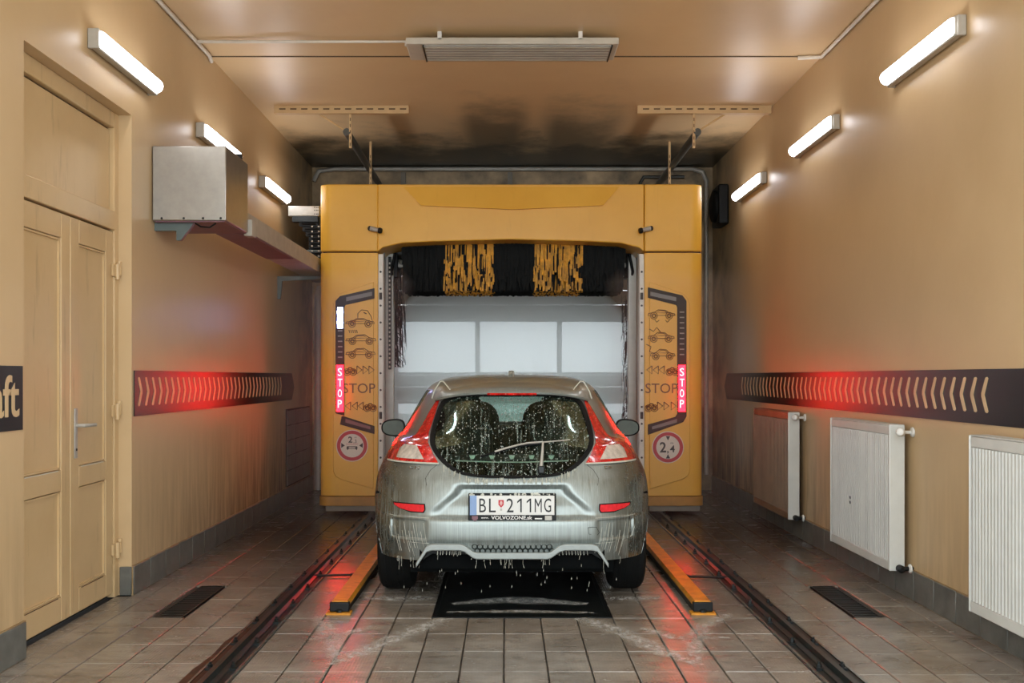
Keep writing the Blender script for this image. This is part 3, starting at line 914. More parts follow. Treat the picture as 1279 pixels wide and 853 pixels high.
# drain grates and pit cover
def drain(x0, x1, y0, y1, label):
    t = thing('floor_drain', label, 'drain', ((x0 + x1) / 2, y0, 0), 'floor drains')
    MB().box(x0, x1, y0, y1, -0.012, -0.009).build('trough', M['black'], t)
    f = MB().box(x0, x0 + 0.008, y0, y1, -0.009, 0.002).box(x1 - 0.008, x1, y0, y1, -0.009, 0.002)
    f.box(x0 + 0.008, x1 - 0.008, y0, y0 + 0.008, -0.009, 0.002).box(x0 + 0.008, x1 - 0.008, y1 - 0.008, y1, -0.009, 0.002)
    f.build('frame', M['dark_metal'], t)
    n = 22
    for k in range(n):
        y = y0 + 0.012 + (y1 - y0 - 0.024) * (k + 0.2) / n
        MB().box(x0 + 0.008, x1 - 0.008, y, y + 0.014, -0.009, 0.0).build('slat', M['dark_metal'], t)
drain(-2.045, -1.885, 5.975, 6.865, 'dark floor drain on the left beside the cream door')
drain(2.035, 2.195, 5.975, 6.855, 'dark floor drain on the right beside the middle radiator')

t = thing('pit_cover', 'dark wet steel cover set into the tiles behind the car', 'floor cover', (0.095, 6.6, 0))
MB().box(-0.408, 0.598, 5.972, 7.38, -0.012, -0.001).build('cover_plate', M['dark_metal'], t)
f = MB().box(-0.428, -0.408, 5.955, 7.39, -0.012, 0.004).box(0.598, 0.618, 5.955, 7.39, -0.012, 0.004).box(-0.408, 0.598, 5.955, 5.972, -0.012, 0.004)
f.build('cover_frame', M['black'], t)
for x in (-0.33, 0.52):
    MB().lathe([(0.022, 0), (0.022, 0.004)], (x, 6.08, -0.001), (0, 0, 1), 14).build('lifting_hole', M['black'], t)

# foam streaks lying on the tiles
def foam_strip(pts, wid, label, z=0.003):
    wid *= 1.5
    b = MB(); uvs = []
    P = [Vector((x, y, z)) for x, y in pts]
    dense = []
    for i in range(len(P) - 1):
        for k in range(8):
            dense.append(P[i].lerp(P[i + 1], k / 8))
    dense.append(P[-1])
    n = len(dense); v = []; f = []
    for i, p in enumerate(dense):
        tdir = (dense[min(i + 1, n - 1)] - dense[max(i - 1, 0)]).normalized()
        nn = Vector((-tdir.y, tdir.x, 0))
        w = wid * (0.35 + 0.65 * math.sin(PI * (i + 0.5) / n)) * random.uniform(0.8, 1.2)
        for k in range(5):
            v.append(p + nn * w * (k / 4 - 0.5))
            uvs.append((i / n, k / 4))
    for i in range(n - 1):
        for k in range(4):
            f.append((i * 5 + k, i * 5 + k + 1, i * 5 + 6 + k, i * 5 + 5 + k))
    b.add(v, f)
    o = b.build('foam_streak', M['foam'])
    ul = o.data.uv_layers.new(name='UVMap')
    for lp in o.data.loops:
        ul.data[lp.index].uv = uvs[lp.vertex_index]
    return tag(o, label, 'foam', 'soap foam on the floor', 'stuff')
foam_strip([(-0.30, 5.92), (-0.38, 5.89), (-0.571, 5.53), (-0.74, 5.2), (-0.86, 4.98)], 0.14, 'soap foam streak running from the cover towards the left rail')
foam_strip([(-1.10, 5.98), (-1.03, 5.80), (-0.92, 5.44), (-0.83, 5.0)], 0.13, 'soap foam streak in front of the left wheel guide')
foam_strip([(-0.75, 5.75), (-0.9, 5.55), (-1.05, 5.45)], 0.10, 'small foam streak crossing towards the left rail')
foam_strip([(0.40, 5.93), (0.474, 5.89), (0.646, 5.58), (0.805, 5.2), (0.95, 4.97)], 0.14, 'soap foam streak running from the cover towards the right rail')
foam_strip([(1.33, 6.05), (1.12, 5.79), (1.0, 5.44), (0.93, 5.0)], 0.12, 'soap foam streak in front of the right wheel guide')
foam_strip([(0.75, 5.7), (0.9, 5.5), (1.2, 5.5)], 0.10, 'small foam streak crossing towards the right rail')
foam_strip([(-0.33, 6.30), (0.0, 6.42), (0.3, 6.36), (0.5, 6.30)], 0.16, 'foam film lying on the dark cover', 0.005)
foam_strip([(-0.35, 6.08), (0.1, 6.10), (0.52, 6.06)], 0.07, 'thin foam line along the edge of the dark cover', 0.006)
foam_strip([(-0.9, 6.5), (-0.7, 6.45), (-0.47, 6.48)], 0.15, 'foam film behind the left rear tyre')
foam_strip([(0.66, 6.48), (0.8, 6.45), (1.0, 6.5)], 0.15, 'foam film behind the right rear tyre')

# ================================================================ THE WASH MACHINE
GY = 10.29                    # front plane
GC = 0.0525                   # its middle
def gx(px): return (px - 632) / 124.3
def gz(py): return 1.40 + (471 - py) / 124.3
G = thing('car_wash_gantry', 'big yellow roll-over car wash gantry straddling the car', 'car wash', (GC, 11.0, 0))
XO, XI, RIN = -1.874, -1.287, 1.392     # left outer, left inner, right inner
XOR = 1.979
def column_profile(xo, xi, rear, r=0.13):
    s = 1 if xi > xo else -1
    p = [(xi, GY), (xi, GY + rear)]
    p += [(xo, GY + rear)]
    for k in range(7):
        an = PI / 2 * k / 6
        p.append((xo + s * r * (1 - math.cos(an)), GY + r * 0.55 * (1 - math.sin(an))))
    return p
for side, xo, xi in (('left', XO, XI), ('right', XOR, RIN)):
    s = 1 if xi > xo else -1
    MB().prism(column_profile(xo, xi, 0.62), 'z', 0.205, 2.650).build('column_cover', M['yellow'], G, smooth=35, bevel=0.006)
    MB().prism(column_profile(xo, xi, 0.62), 'z', 2.664, 3.339).build('corner_cover', M['yellow'], G, smooth=35, bevel=0.012)
    MB().box(min(xo, xi) + 0.03, max(xo, xi) - 0.02, GY + 0.04, GY + 0.60, 2.645, 2.67).build('seam', M['black'], G)
    MB().prism(column_profile(xo - s * 0.012, xi + s * 0.005, 0.63), 'z', 0.105, 0.20).build('skirt', M['skirt'], G, smooth=35, bevel=0.004)
    MB().box(min(xo, xi) + 0.05, max(xo, xi) - 0.02, GY + 0.05, GY + 1.62, 0.045, 0.105).build('foot', M['foot'], G, bevel=0.006)
    # rear frame of the column
    MB().box(min(xo, xi) + 0.08, max(xo, xi) - 0.03, GY + 0.62, GY + 1.60, 0.10, 3.20).build('rear_frame', M['dark_metal'], G)
    for yy in (GY + 0.25, GY + 1.45):
        MB().lathe([(0.075, -0.03), (0.085, -0.03), (0.085, 0.03), (0.075, 0.03)], (-1.36 if s > 0 else 1.5525, yy, 0.125), (1, 0, 0), 20).build('rail_wheel', M['dark_metal'], G)
    # raised plateau on the front of the column
    X = lambda px: gx(px) if s > 0 else 2 * GC + 0.006 - gx(px)
    Z = gz
    pl = [(X(419), Z(372)), (X(416), Z(380)), (X(416), Z(588)), (X(419), Z(595)), (X(426), Z(599)), (X(467), Z(611)), (X(467), Z(352)), (X(426), Z(366))]
    MB().prism(pl, 'y', GY - 0.012, GY + 0.01).build('front_plate', M['yellow'], G, bevel=0.008, seg=3)
    # steel guide posts on the inner side
    xp = xi
    MB().box(min(xp, xp + s * 0.05), max(xp, xp + s * 0.05), GY + 0.02, GY + 0.09, 0.11, 2.64).build('guide_post', M['white_plastic'], G, bevel=0.005)
    MB().box(min(xp + s * 0.006, xp + s * 0.03), max(xp + s * 0.006, xp + s * 0.03), GY + 0.30, GY + 0.36, 0.11, 2.72).build('guide_post', M['galv'], G, bevel=0.004)
    MB().box(min(xp, xp + s * 0.09), max(xp, xp + s * 0.09), GY + 0.62, GY + 0.72, 0.11, 2.74).build('guide_post', M['steel'], G, bevel=0.005)
    for k in range(14):
        z = 0.25 + 0.17 * k
        MB().lathe([(0.011, 0), (0.011, 0.003)], (xp + s * 0.025, GY + 0.0205, z), (0, -1, 0), 8).build('post_hole', M['black'], G)
    for z in (2.18, 0.98):
        MB().box(min(xp + s * 0.012, xp + s * 0.04), max(xp + s * 0.012, xp + s * 0.04), GY + 0.012, GY + 0.022, z, z + 0.07).build('photo_cell', M['black'], G)
# toothed rack on the left inner side
b = MB()
b.box(XI + 0.055, XI + 0.085, GY + 0.42, GY + 0.46, 1.48, 2.66)
rk = b.build('toothed_rack', M['black'], G)
b = MB(); z = 1.50
while z < 2.62:
    b.box(XI + 0.062, XI + 0.078, GY + 0.415, GY + 0.42, z, z + 0.02); z += 0.045
o = b.build('rack_tooth', M['galv'], rk); o['kind'] = 'stuff'

# header between the corner covers
hp = [(gx(471.5), gz(230)), (gx(804.5), gz(230)), (gx(804.5), gz(314)), (gx(798), gz(309)), (gx(775), gz(303.5)), (gx(735), gz(301.5)), (gx(638), gz(299)),
      (gx(541), gz(301.5)), (gx(501), gz(303.5)), (gx(478), gz(309)), (gx(471.5), gz(314))]
MB().prism(hp, 'y', GY + 0.005, GY + 0.60).build('header_cover', M['yellow'], G, bevel=0.010)
b = MB()
# wedge: flush at the top, standing proud at the lower crease
tl, tr = (gx(503), gz(233)), (gx(774), gz(233))
ml, mr = (gx(526), gz(257)), (gx(753), gz(257))
mc = (gx(640), gz(262))
v = [(tl[0], GY + 0.004, tl[1]), (tr[0], GY + 0.004, tr[1]), (mr[0], GY - 0.020, mr[1]), (mc[0], GY - 0.026, mc[1]), (ml[0], GY - 0.020, ml[1]),
     (mr[0], GY + 0.006, mr[1]), (mc[0], GY + 0.006, mc[1]), (ml[0], GY + 0.006, ml[1])]
b.add(v, [(0, 1, 2, 3, 4), (1, 5, 2), (0, 4, 7), (2, 5, 6, 3), (3, 6, 7, 4), (0, 7, 6, 5, 1)])
b.build('header_wedge', M['yellow'], G)
MB().box(gx(472), gx(804), GY + 0.60, GY + 1.55, 2.98, 3.20).build('cross_beam', M['dark_metal'], G)
for x, s in ((gx(467.5), 1), (gx(807.5), -1)):
    a = MB().tube([(x - s * 0.02, GY + 0.03, 2.88), (x - s * 0.02, GY - 0.06, 2.88)], 0.018, 10)
    a.tube([(x - s * 0.03, GY - 0.06, 2.885), (x + s * 0.06, GY - 0.085, 2.862)], [0.026, 0.022], 10)
    nz = a.build('spray_nozzle', M['galv'], G, smooth=50)
    MB().lathe([(0.026, 0), (0.030, 0.012), (0.026, 0.03), (0.012, 0.034)], (x + s * 0.055, GY - 0.085, 2.862), (s, -0.3, -0.2), 12).build('nozzle_tip', M['black'], nz, smooth=40)
    MB().lathe([(0.024, 0), (0.024, 0.02), (0.01, 0.03)], (x - s * 0.028, GY - 0.06, 2.885), (-s, -0.2, 0.1), 12).build('nozzle_cap', M['black'], nz, smooth=40)

# display frames, lamps, print and signs on the columns
def front_poly(name, pts, m, parent, y0, y1, bevel=None):
    return MB().prism(pts, 'y', GY + y0, GY + y1).build(name, m, parent, bevel=bevel)
F = -0.012
for side in (0, 1):
    mir = (lambda px: gx(px)) if side == 0 else (lambda px: gx(1277 - px))
    if side == 0:
        fr = [(mir(419.5), gz(376)), (mir(419.5), gz(516)), (mir(430.5), gz(519)), (mir(430.5), gz(384)), (mir(432), gz(381)), (mir(468), gz(373)), (mir(468), gz(360)), (mir(425), gz(370))]
        front_poly('display_frame', fr, M['black'], G, F - 0.012, F, 0.003)
        lowp = [(mir(427), gz(520)), (mir(425), gz(530)), (mir(468), gz(542)), (mir(468), gz(532)), (mir(429), gz(519.5))]
        low = front_poly('lower_frame', lowp, M['black'], G, F - 0.012, F, 0.003)
        x0, x1 = mir(421), mir(429.5)
    else:
        fr = [(mir(420), gz(376)), (mir(420), gz(520)), (mir(424), gz(527)), (mir(468), gz(543)), (mir(468), gz(530)), (mir(434), gz(520.5)), (mir(431.5), gz(517)), (mir(431.5), gz(384)),
              (mir(433), gz(381)), (mir(468), gz(372)), (mir(468), gz(359)), (mir(425), gz(369))]
        front_poly('display_frame', fr, M['black'], G, F - 0.012, F, 0.003)
        low = None
        x0, x1 = mir(430), mir(421.5)
    y = F - 0.012
    # grey labels in the slanting ends
    lab = [(mir(433), gz(376.5)), (mir(465), gz(369.5)), (mir(465), gz(364.5)), (mir(433), gz(371.5))]
    front_poly('label_strip', lab, M['label_grey'], G, y - 0.004, y)
    lab = [(mir(432), gz(527.5)), (mir(463), gz(536.2)), (mir(463), gz(532.6)), (mir(432), gz(523))]
    front_poly('label_strip', lab, M['label_grey'] if side else M['cable_red'], G, y - 0.004, y)
    # lit STOP display
    rd = MB().box(x0, x1, GY + y - 0.005, GY + y, gz(514), gz(456)).build('stop_display', M['led_red'], G)
    for k, ch in enumerate('STOP'):
        put_text('lettering', ch, 0.078, 0.040 if ch != 'T' else 0.044, (x0 + 0.013, GY + y - 0.008, gz(469.5 + 13.2 * k)), (1, 0, 0), (0, 0, 1), M['led_letter'], rd, 0.002)
    for k in range(9):
        z = gz((390 if side else 400) + 6.6 * k)
        if side == 0 and k > 7: continue
        if side == 0 and k < 1: continue
        MB().box(x0 + 0.012, x1 - 0.012, GY + y - 0.004, GY + y, z - 0.006, z + 0.006).build('display_dash', M['dash'], G)
    if side == 0:
        w = MB()
        for z in (gz(390), gz(403)):
            w.lathe([(0.032, 0), (0.030, 0.005), (0.01, 0.007)], ((x0 + x1) / 2, GY + y, z), (0, -1, 0), 14)
        w.box(x0 + 0.008, x1 - 0.008, GY + y - 0.003, GY + y, gz(410), gz(384)).build('white_display', M['led_white'], G)
    # printed STOP and arrows
    put_text('lettering', 'STOP', 0.098, 0.325, (gx(428.5) if side == 0 else gx(806), GY + F - 0.001, gz(491)), (1, 0, 0), (0, 0, 1), M['print'], G, 0.002)
    def outline(pts, r=0.0045):
        P = [(x, GY + F - 0.002, z) for x, z in pts]
        return MB().tube(P + [P[0]], r, 5, caps=False)
    def tri(px, py, d, w=10, h=10):
        # px: where the flat side stands; the tip lies d * w px further
        outline([(gx(px), gz(py - h / 2)), (gx(px + d * w), gz(py)), (gx(px), gz(py + h / 2))]).build('arrow_print', M['print'], G)
    if side == 0:
        for px_ in (446, 453.5, 461): tri(px_, 462, 1, 6.5, 10)
        for px_ in (438, 446.5, 454): tri(px_, 507, -1, 6.5, 10)
    else:
        for px_ in (814, 822, 829.5): tri(px_, 462, -1, 6.5, 10)
        for px_ in (821, 829, 838): tri(px_, 507, 1, 6.5, 10)
    def car_icon(px, py, w, h, tall=False, flip=False):
        def q(u, v_):
            return (gx(px + w * ((1 - u) if flip else u)), GY + F - 0.002, gz(py - h * v_))
        b = MB()
        b.tube([q(0, .2), (q(0.03, .42)), q(.22, .5), q(.36, .85), q(.62, .9), q(.78, .55), q(.97, .45), q(1, .2), q(0, .2)], 0.0035, 4, caps=False)
        b.tube([q(.28, .5), q(.40, .78), q(.58, .80), q(.70, .52), q(.28, .5)], 0.003, 4, caps=False)
        for u in (.22, .78):
            b.tube([Vector(q(u, .16)) + Vector((0.035 * math.cos(k * PI / 5), 0, 0.035 * math.sin(k * PI / 5))) for k in range(11)], 0.0035, 4, caps=False)
            b.tube([Vector(q(u, .16)) + Vector((0.018 * math.cos(k * PI / 5), 0, 0.018 * math.sin(k * PI / 5))) for k in range(11)], 0.0055, 4, caps=False)
        if tall:
            b.tube([q(.42, .95), q(.42, 1.6), q(.55, 2.1), q(.75, 2.0), q(.88, 1.2), q(.95, .2)], 0.0035, 4)
            b.tube([q(.62, 1.75), q(.72, 1.55)], 0.005, 4)
        b.build('car_print', M['print'], G)
    if side == 0:
        car_icon(432, 406, 36, 9, True); car_icon(432, 428, 38, 11); car_icon(432, 445, 37, 11)
        b = MB()
        for k in range(5):
            b.tube([(gx(436 + 2.4 * k), GY + F - 0.002, gz(412)), (gx(437 + 2.4 * k), GY + F - 0.002, gz(416))], 0.0035, 4)
        b.build('spray_print', M['print'], G)
        car_icon(431, 466, 13, 8); car_icon(456, 511, 13, 8)
    else:
        car_icon(809, 396, 34, 10, False, True); car_icon(809, 425, 33, 11, False, True); car_icon(812, 447, 31, 12, False, True)
        for k in (0, 1):
            MB().tube([(gx(818 + 13 * k), GY + F - 0.002, gz(400)), (gx(820 + 13 * k), GY + F - 0.002, gz(402.5)), (gx(823 + 13 * k), GY + F - 0.002, gz(400))], 0.0035, 4).build('spray_print', M['print'], G)
        MB().tube([(gx(811), GY + F - 0.002, gz(411)), (gx(816), GY + F - 0.002, gz(414)), (gx(820), GY + F - 0.002, gz(409)), (gx(825), GY + F - 0.002, gz(415))], 0.004, 4).build('spray_print', M['print'], G)
        MB().tube([(gx(807), GY + F - 0.002, gz(430)), (gx(813), GY + F - 0.002, gz(433)), (gx(811), GY + F - 0.002, gz(439)), (gx(818), GY + F - 0.002, gz(442))], 0.004, 4).build('spray_print', M['print'], G)
        car_icon(833, 466, 13, 8, False, True); car_icon(807, 511, 13, 8, False, True)
    # round sign
    cx, cz = (gx(440), gz(556.5)) if side == 0 else (gx(834), gz(558.5))
    dsc = MB().lathe([(0.160, 0), (0.160, 0.003)], (cx, GY + F, cz), (0, -1, 0), 40).build('sign_disc', M['sign_white'], G)
    ring = MB(); n = 40
    vv = []; ff = []
    for r, yy in ((0.152, -0.0045), (0.118, -0.0045)):
        for k in range(n):
            vv.append((cx + r * math.cos(2 * PI * k / n), GY + F + yy, cz + r * math.sin(2 * PI * k / n)))
    for k in range(n):
        ff.append((k, (k + 1) % n, n + (k + 1) % n, n + k))
    ring.add(vv, ff); ring.build('sign_ring', M['red'], dsc)
    ty = GY + F - 0.005
    if side == 0:
        put_text('lettering', '2', 0.062, 0.042, (cx - 0.038, ty, cz + 0.030), (1, 0, 0), (0, 0, 1), M['print_dark'], dsc, 0.001, 1, 0.02)
        put_text('lettering', ',3', 0.040, 0.030, (cx + 0.015, ty, cz + 0.022), (1, 0, 0), (0, 0, 1), M['print_dark'], dsc, 0.001)
        put_text('lettering', 'm', 0.012, 0.018, (cx + 0.026, ty, cz + 0.076), (1, 0, 0), (0, 0, 1), M['print_dark'], dsc, 0.001)
        for d in (-1, 1):
            MB().prism([(cx + d * 0.108, cz + 0.028), (cx + d * 0.108, cz - 0.022), (cx + d * 0.072, cz + 0.002)], 'y', ty - 0.001, ty).build('sign_arrow', M['print_dark'], dsc)
        cb = MB()
        cb.prism([(cx - 0.050, cz - 0.006), (cx + 0.050, cz - 0.006), (cx + 0.056, cz - 0.02), (cx + 0.048, cz - 0.046), (cx + 0.036, cz - 0.034), (cx - 0.036, cz - 0.034), (cx - 0.048, cz - 0.046), (cx - 0.056, cz - 0.02)], 'y', ty - 0.001, ty)
        cb.build('sign_car', M['print_dark'], dsc)
        MB().prism([(cx - 0.036, cz - 0.016), (cx + 0.036, cz - 0.016), (cx + 0.030, cz - 0.028), (cx - 0.030, cz - 0.028)], 'y', ty - 0.002, ty - 0.001).build('sign_car_window', M['sign_white'], dsc)
        MB().tube([(cx - 0.06, ty, cz + 0.016), (cx + 0.06, ty, cz + 0.016)], 0.002, 4).build('sign_line', M['red'], dsc)
    else:
        put_text('lettering', '2', 0.105, 0.064, (cx - 0.082, ty, cz - 0.052), (1, 0, 0), (0, 0, 1), M['print_dark'], dsc, 0.001, 1, 0.02)
        put_text('lettering', ',', 0.030, 0.014, (cx - 0.008, ty, cz - 0.066), (1, 0, 0), (0, 0, 1), M['print_dark'], dsc, 0.001, 1, 0.02)
        put_text('lettering', '4', 0.070, 0.048, (cx + 0.020, ty, cz - 0.050), (1, 0, 0), (0, 0, 1), M['print_dark'], dsc, 0.001, 1, 0.02)
        put_text('lettering', 'm', 0.014, 0.026, (cx + 0.026, ty, cz + 0.034), (1, 0, 0), (0, 0, 1), M['print_dark'], dsc, 0.001)
        for d in (-1, 1):
            MB().prism([(cx - 0.022, cz + d * 0.112), (cx + 0.022, cz + d * 0.112), (cx, cz + d * 0.068)], 'y', ty - 0.001, ty).build('sign_arrow', M['print_dark'], dsc)
    # catches on the inner edge
for z in (1.50, 1.85):
    MB().lathe([(0.014, 0), (0.014, 0.006)], (XO + 0.004, GY + 0.1, z), (-1, 0, 0), 10).build('screw', M['black'], G)
    MB().lathe([(0.014, 0), (0.014, 0.006)], (XOR - 0.004, GY + 0.1, z), (1, 0, 0), 10).build('screw', M['black'], G)

# top brush: five blocks of long strips hanging from a roller
BY, BZ, BR = 11.02, 2.74, 0.44
roll = MB().tube([(-1.20, BY, BZ), (1.33, BY, BZ)], 0.10, 16).build('top_brush', M['dark_metal'], G, smooth=50)
def strips(name, m, x0, x1, n, seed, parent, fat=1.0):
    rnd = random.Random(seed)
    b = MB()
    for i in range(n):
        x = rnd.uniform(x0, x1)
        # rows of strips, shingled down the front and the back of the drooping roll
        ang = rnd.uniform(-PI, PI)
        r0 = 0.10
        dy, dz = math.sin(ang), math.cos(ang)
        tip = BR * rnd.uniform(0.93, 1.0)
        py, pz = BY + dy * tip, BZ + dz * tip
        w = rnd.uniform(0.006, 0.012) * fat
        ln = rnd.uniform(0.12, 0.22)
        bot = BZ - BR * rnd.uniform(0.985, 1.02)
        # hanging end
        ez = max(bot, pz - ln)
        my, mz = BY + dy * tip * 0.55, BZ + dz * tip * 0.55 + 0.02
        jx = rnd.uniform(-0.012, 0.012)
        tw = rnd.uniform(-0.004, 0.004)
        v = [(x - w, BY + dy * r0, BZ + dz * r0), (x + w, BY + dy * r0, BZ + dz * r0),
             (x - w, my, mz), (x + w, my + tw, mz),
             (x - w + jx, py, pz), (x + w + jx, py + tw, pz),
             (x - w * 0.8 + jx * 1.6, py + dy * 0.015, ez), (x + w * 0.8 + jx * 1.6, py + dy * 0.015 + tw, ez)]
        b.add(v, [(0, 1, 3, 2), (2, 3, 5, 4), (4, 5, 7, 6)])
    me = bpy.data.meshes.new(name); me.from_pydata(b.v, [], b.f); me.update()
    o = link(name, me, m, parent); o['kind'] = 'stuff'
    return o
xs_ = [-1.075, -0.635, -0.140, 0.300, 0.790, 1.215]
for k in range(5):
    strips('yellow_bristles' if k % 2 else 'black_bristles', M['bristle_yellow'] if k % 2 else M['bristle_black'], xs_[k], xs_[k + 1], 1250 if k % 2 else 2400, k, roll, 1.2 if k % 2 else 1.0)
    if k % 2: strips('black_bristles', M['bristle_black'], xs_[k], xs_[k + 1], 620, 50 + k, roll, 1.0)
    # dense core behind the strips
    MB().tube([(xs_[k] + 0.01, BY, BZ), (xs_[k + 1] - 0.01, BY, BZ)], BR * 0.86, 24).build('bristle_core', M['bristle_black'], roll)
# arms that carry it
for x, s in ((-1.20, 1), (1.33, -1)):
    a = MB().box(x - 0.05, x + 0.05, BY - 0.10, BY + 0.14, 2.46, 2.86).box(x - 0.03, x + 0.03, BY + 0.14, BY + 0.45, 2.60, 2.90)
    arm = a.build('brush_arm', M['black'], G, bevel=0.012)
    MB().lathe([(0.05, 0), (0.05, 0.03), (0.02, 0.06)], (x + s * 0.05, BY - 0.02, 2.62), (s, -0.4, 0), 14).build('hub', M['galv'], arm, smooth=40)
    MB().tube([(x, BY - 0.09, 2.84), (x + s * 0.02, BY - 0.16, 2.70), (x - s * 0.02, BY - 0.12, 2.52), (x, BY - 0.05, 2.42)], 0.016, 8).build('hose', M['black'], arm, smooth=50)
    MB().box(x + s * 0.05, x + s * 0.13, BY - 0.10, BY - 0.06, 2.575, 2.60).build('steel_tab', M['galv'], arm)
# side brushes standing behind the columns
def side_brush(xc, z0, z1, seed, s, m2):
    sb = MB().tube([(xc, 11.25, 0.2), (xc, 11.25, 2.85)], 0.09, 14).build('side_brush', M['dark_metal'], G, smooth=50)
    rnd = random.Random(seed)
    for nm, mm, cnt in (('black_bristles', M['bristle_black'], 1700), ('faded_bristles', m2, 260)):
        b = MB()
        for i in range(cnt):
            an = rnd.uniform(-PI, PI); z = rnd.uniform(z0 + 0.1, z1)
            c, d = math.cos(an), math.sin(an)
            r1 = 0.35 * rnd.uniform(0.5, 1.05); w = rnd.uniform(0.006, 0.012)
            drop = rnd.uniform(0.15, 0.34)
            px_, py_ = -d * w, c * w
            P = [(0.09, z), (r1 * 0.7, z - 0.02), (r1, z - 0.10), (r1 * 1.02, z - drop)]
            v = []; low_ = z0 + 0.30 * rnd.random() ** 2
            for r, zz in P:
                zz = max(zz, low_)
                v += [(xc + c * r - px_, 11.25 + d * r - py_, zz), (xc + c * r + px_, 11.25 + d * r + py_, zz)]
            b.add(v, [(0, 1, 3, 2), (2, 3, 5, 4), (4, 5, 7, 6)])
        me = bpy.data.meshes.new(nm); me.from_pydata(b.v, [], b.f); me.update()
        o = link(nm, me, mm, sb); o['kind'] = 'stuff'
side_brush(-1.46, 1.50, 2.65, 31, 1, M['bristle_black'])
side_brush(1.63, 0.75, 2.40, 32, -1, M['bristle_brown'])

# supply arm and energy chain at the left of the machine
t = thing('supply_arm', 'perforated steel supply arm with hanging black cable chain left of the machine', 'cable chain', (-2.1, 11.0, 3.1))
MB().box(-2.31, -1.98, 10.86, 10.98, 3.11, 3.215).build('arm_plate', M['galv'], t, bevel=0.004)
for x in (-2.03, -2.01, -1.995):
    for z in (3.13, 3.17, 3.20):
        MB().lathe([(0.006, 0), (0.006, 0.002)], (x, 10.86, z), (0, -1, 0), 8).build('hole', M['black'], t)
MB().box(-2.27, -2.0, 10.87, 10.97, 3.05, 3.11).build('lower_plate', M['dark_metal'], t)
ch = MB()
for k in range(8):
    z = 3.05 - 0.052 * k
    x = -2.20 + (0.10 if k > 2 else 0.033 * k)
    ch.box(x, x + 0.20, 10.90, 10.96, z - 0.044, z)
    ch.tube([(x + 0.03, 10.893, z - 0.02), (x + 0.17, 10.893, z - 0.02)], 0.010, 6)
o = ch.build('chain_links', M['black'], t); o['kind'] = 'stuff'
ch = MB()
for k in range(7):
    for x in (-2.06, -1.99):
        ch.lathe([(0.010, 0), (0.010, 0.004)], (x, 10.882, 3.0 - 0.052 * k), (0, -1, 0), 8)
o = ch.build('chain_pins', M['galv'], t); o['kind'] = 'stuff'
for z in (2.74, 2.67):
    MB().tube([(-2.18, 10.90, z), (-1.88, 10.90, z)], 0.014, 8).build('cross_rod', M['bracket'], t)
MB().prism([(-1.95, 3.03), (-1.88, 3.03), (-1.88, 2.92)], 'y', 10.88, 10.92).build('corner_plate', M['yellow'], t)

# ================================================================ THE CAR
CX, CY = 0.037, 6.10          # middle of the car, rearmost point of its bumper
def CW(x, v, z): return (CX + x, CY + v, z)
CAR = thing('car', 'silver hatchback wet with soap foam, seen from behind under the yellow gantry', 'car', (CX, CY + 2.1, 0))

# body as a stack of plan outlines: height, half width, rearmost v, rear run, p, q, foremost v, front run
SL = [
 (0.19, 0.80, 0.16, 0.60, 3.4, 3.4, 4.14, 0.75),
 (0.25, 0.845, 0.09, 0.66, 3.3, 3.2, 4.20, 0.80),
 (0.31, 0.868, 0.055, 0.70, 3.2, 3.1, 4.25, 0.85),
 (0.37, 0.880, 0.035, 0.72, 3.2, 3.0, 4.266, 0.90),
 (0.41, 0.886, 0.020, 0.73, 3.2, 3.0, 4.266, 0.90),
 (0.425, 0.887, 0.006, 0.74, 3.2, 3.0, 4.266, 0.90),
 (0.48, 0.890, 0.000, 0.75, 3.2, 3.0, 4.262, 0.92),
 (0.53, 0.893, 0.002, 0.75, 3.2, 2.9, 4.25, 0.92),
 (0.545, 0.894, 0.010, 0.74, 3.2, 2.9, 4.245, 0.94),
 (0.56, 0.896, 0.026, 0.73, 3.1, 2.8, 4.24, 0.95),
 (0.63, 0.898, 0.036, 0.72, 3.0, 2.7, 4.20, 0.98),
 (0.70, 0.894, 0.055, 0.70, 2.9, 2.6, 4.14, 1.02),
 (0.77, 0.884, 0.085, 0.68, 2.8, 2.55, 4.05, 1.10),
 (0.82, 0.868, 0.115, 0.68, 2.8, 2.5, 3.95, 1.2),
 (0.86, 0.850, 0.135, 0.70, 2.8, 2.5, 3.80, 1.2),
 (0.90, 0.832, 0.155, 0.74, 2.8, 2.5, 3.60, 1.1),
 (0.94, 0.815, 0.175, 0.82, 2.8, 2.6, 3.40, 1.0),
 (0.975, 0.803, 0.195, 0.92, 2.8, 2.7, 3.22, 0.9),
 (1.00, 0.792, 0.210, 1.15, 2.7, 2.8, 3.05, 0.9),
 (1.04, 0.770, 0.232, 1.30, 2.6, 2.8, 2.95, 0.85),
 (1.10, 0.738, 0.268, 1.35, 2.6, 2.8, 2.83, 0.80),
 (1.17, 0.700, 0.312, 1.35, 2.6, 2.8, 2.69, 0.78),
 (1.24, 0.662, 0.362, 1.35, 2.6, 2.8, 2.56, 0.75),
 (1.30, 0.625, 0.410, 1.30, 2.6, 2.8, 2.44, 0.72),
 (1.34, 0.590, 0.470, 1.20, 2.6, 2.6, 2.34, 0.70),
 (1.37, 0.540, 0.580, 1.05, 2.5, 2.4, 2.24, 0.66),
 (1.395, 0.460, 0.740, 0.85, 2.4, 2.2, 2.12, 0.55),
 (1.410, 0.350, 0.950, 0.62, 2.3, 2.1, 2.00, 0.42),
 (1.418, 0.200, 1.20, 0.36, 2.1, 2.0, 1.88, 0.28),
]
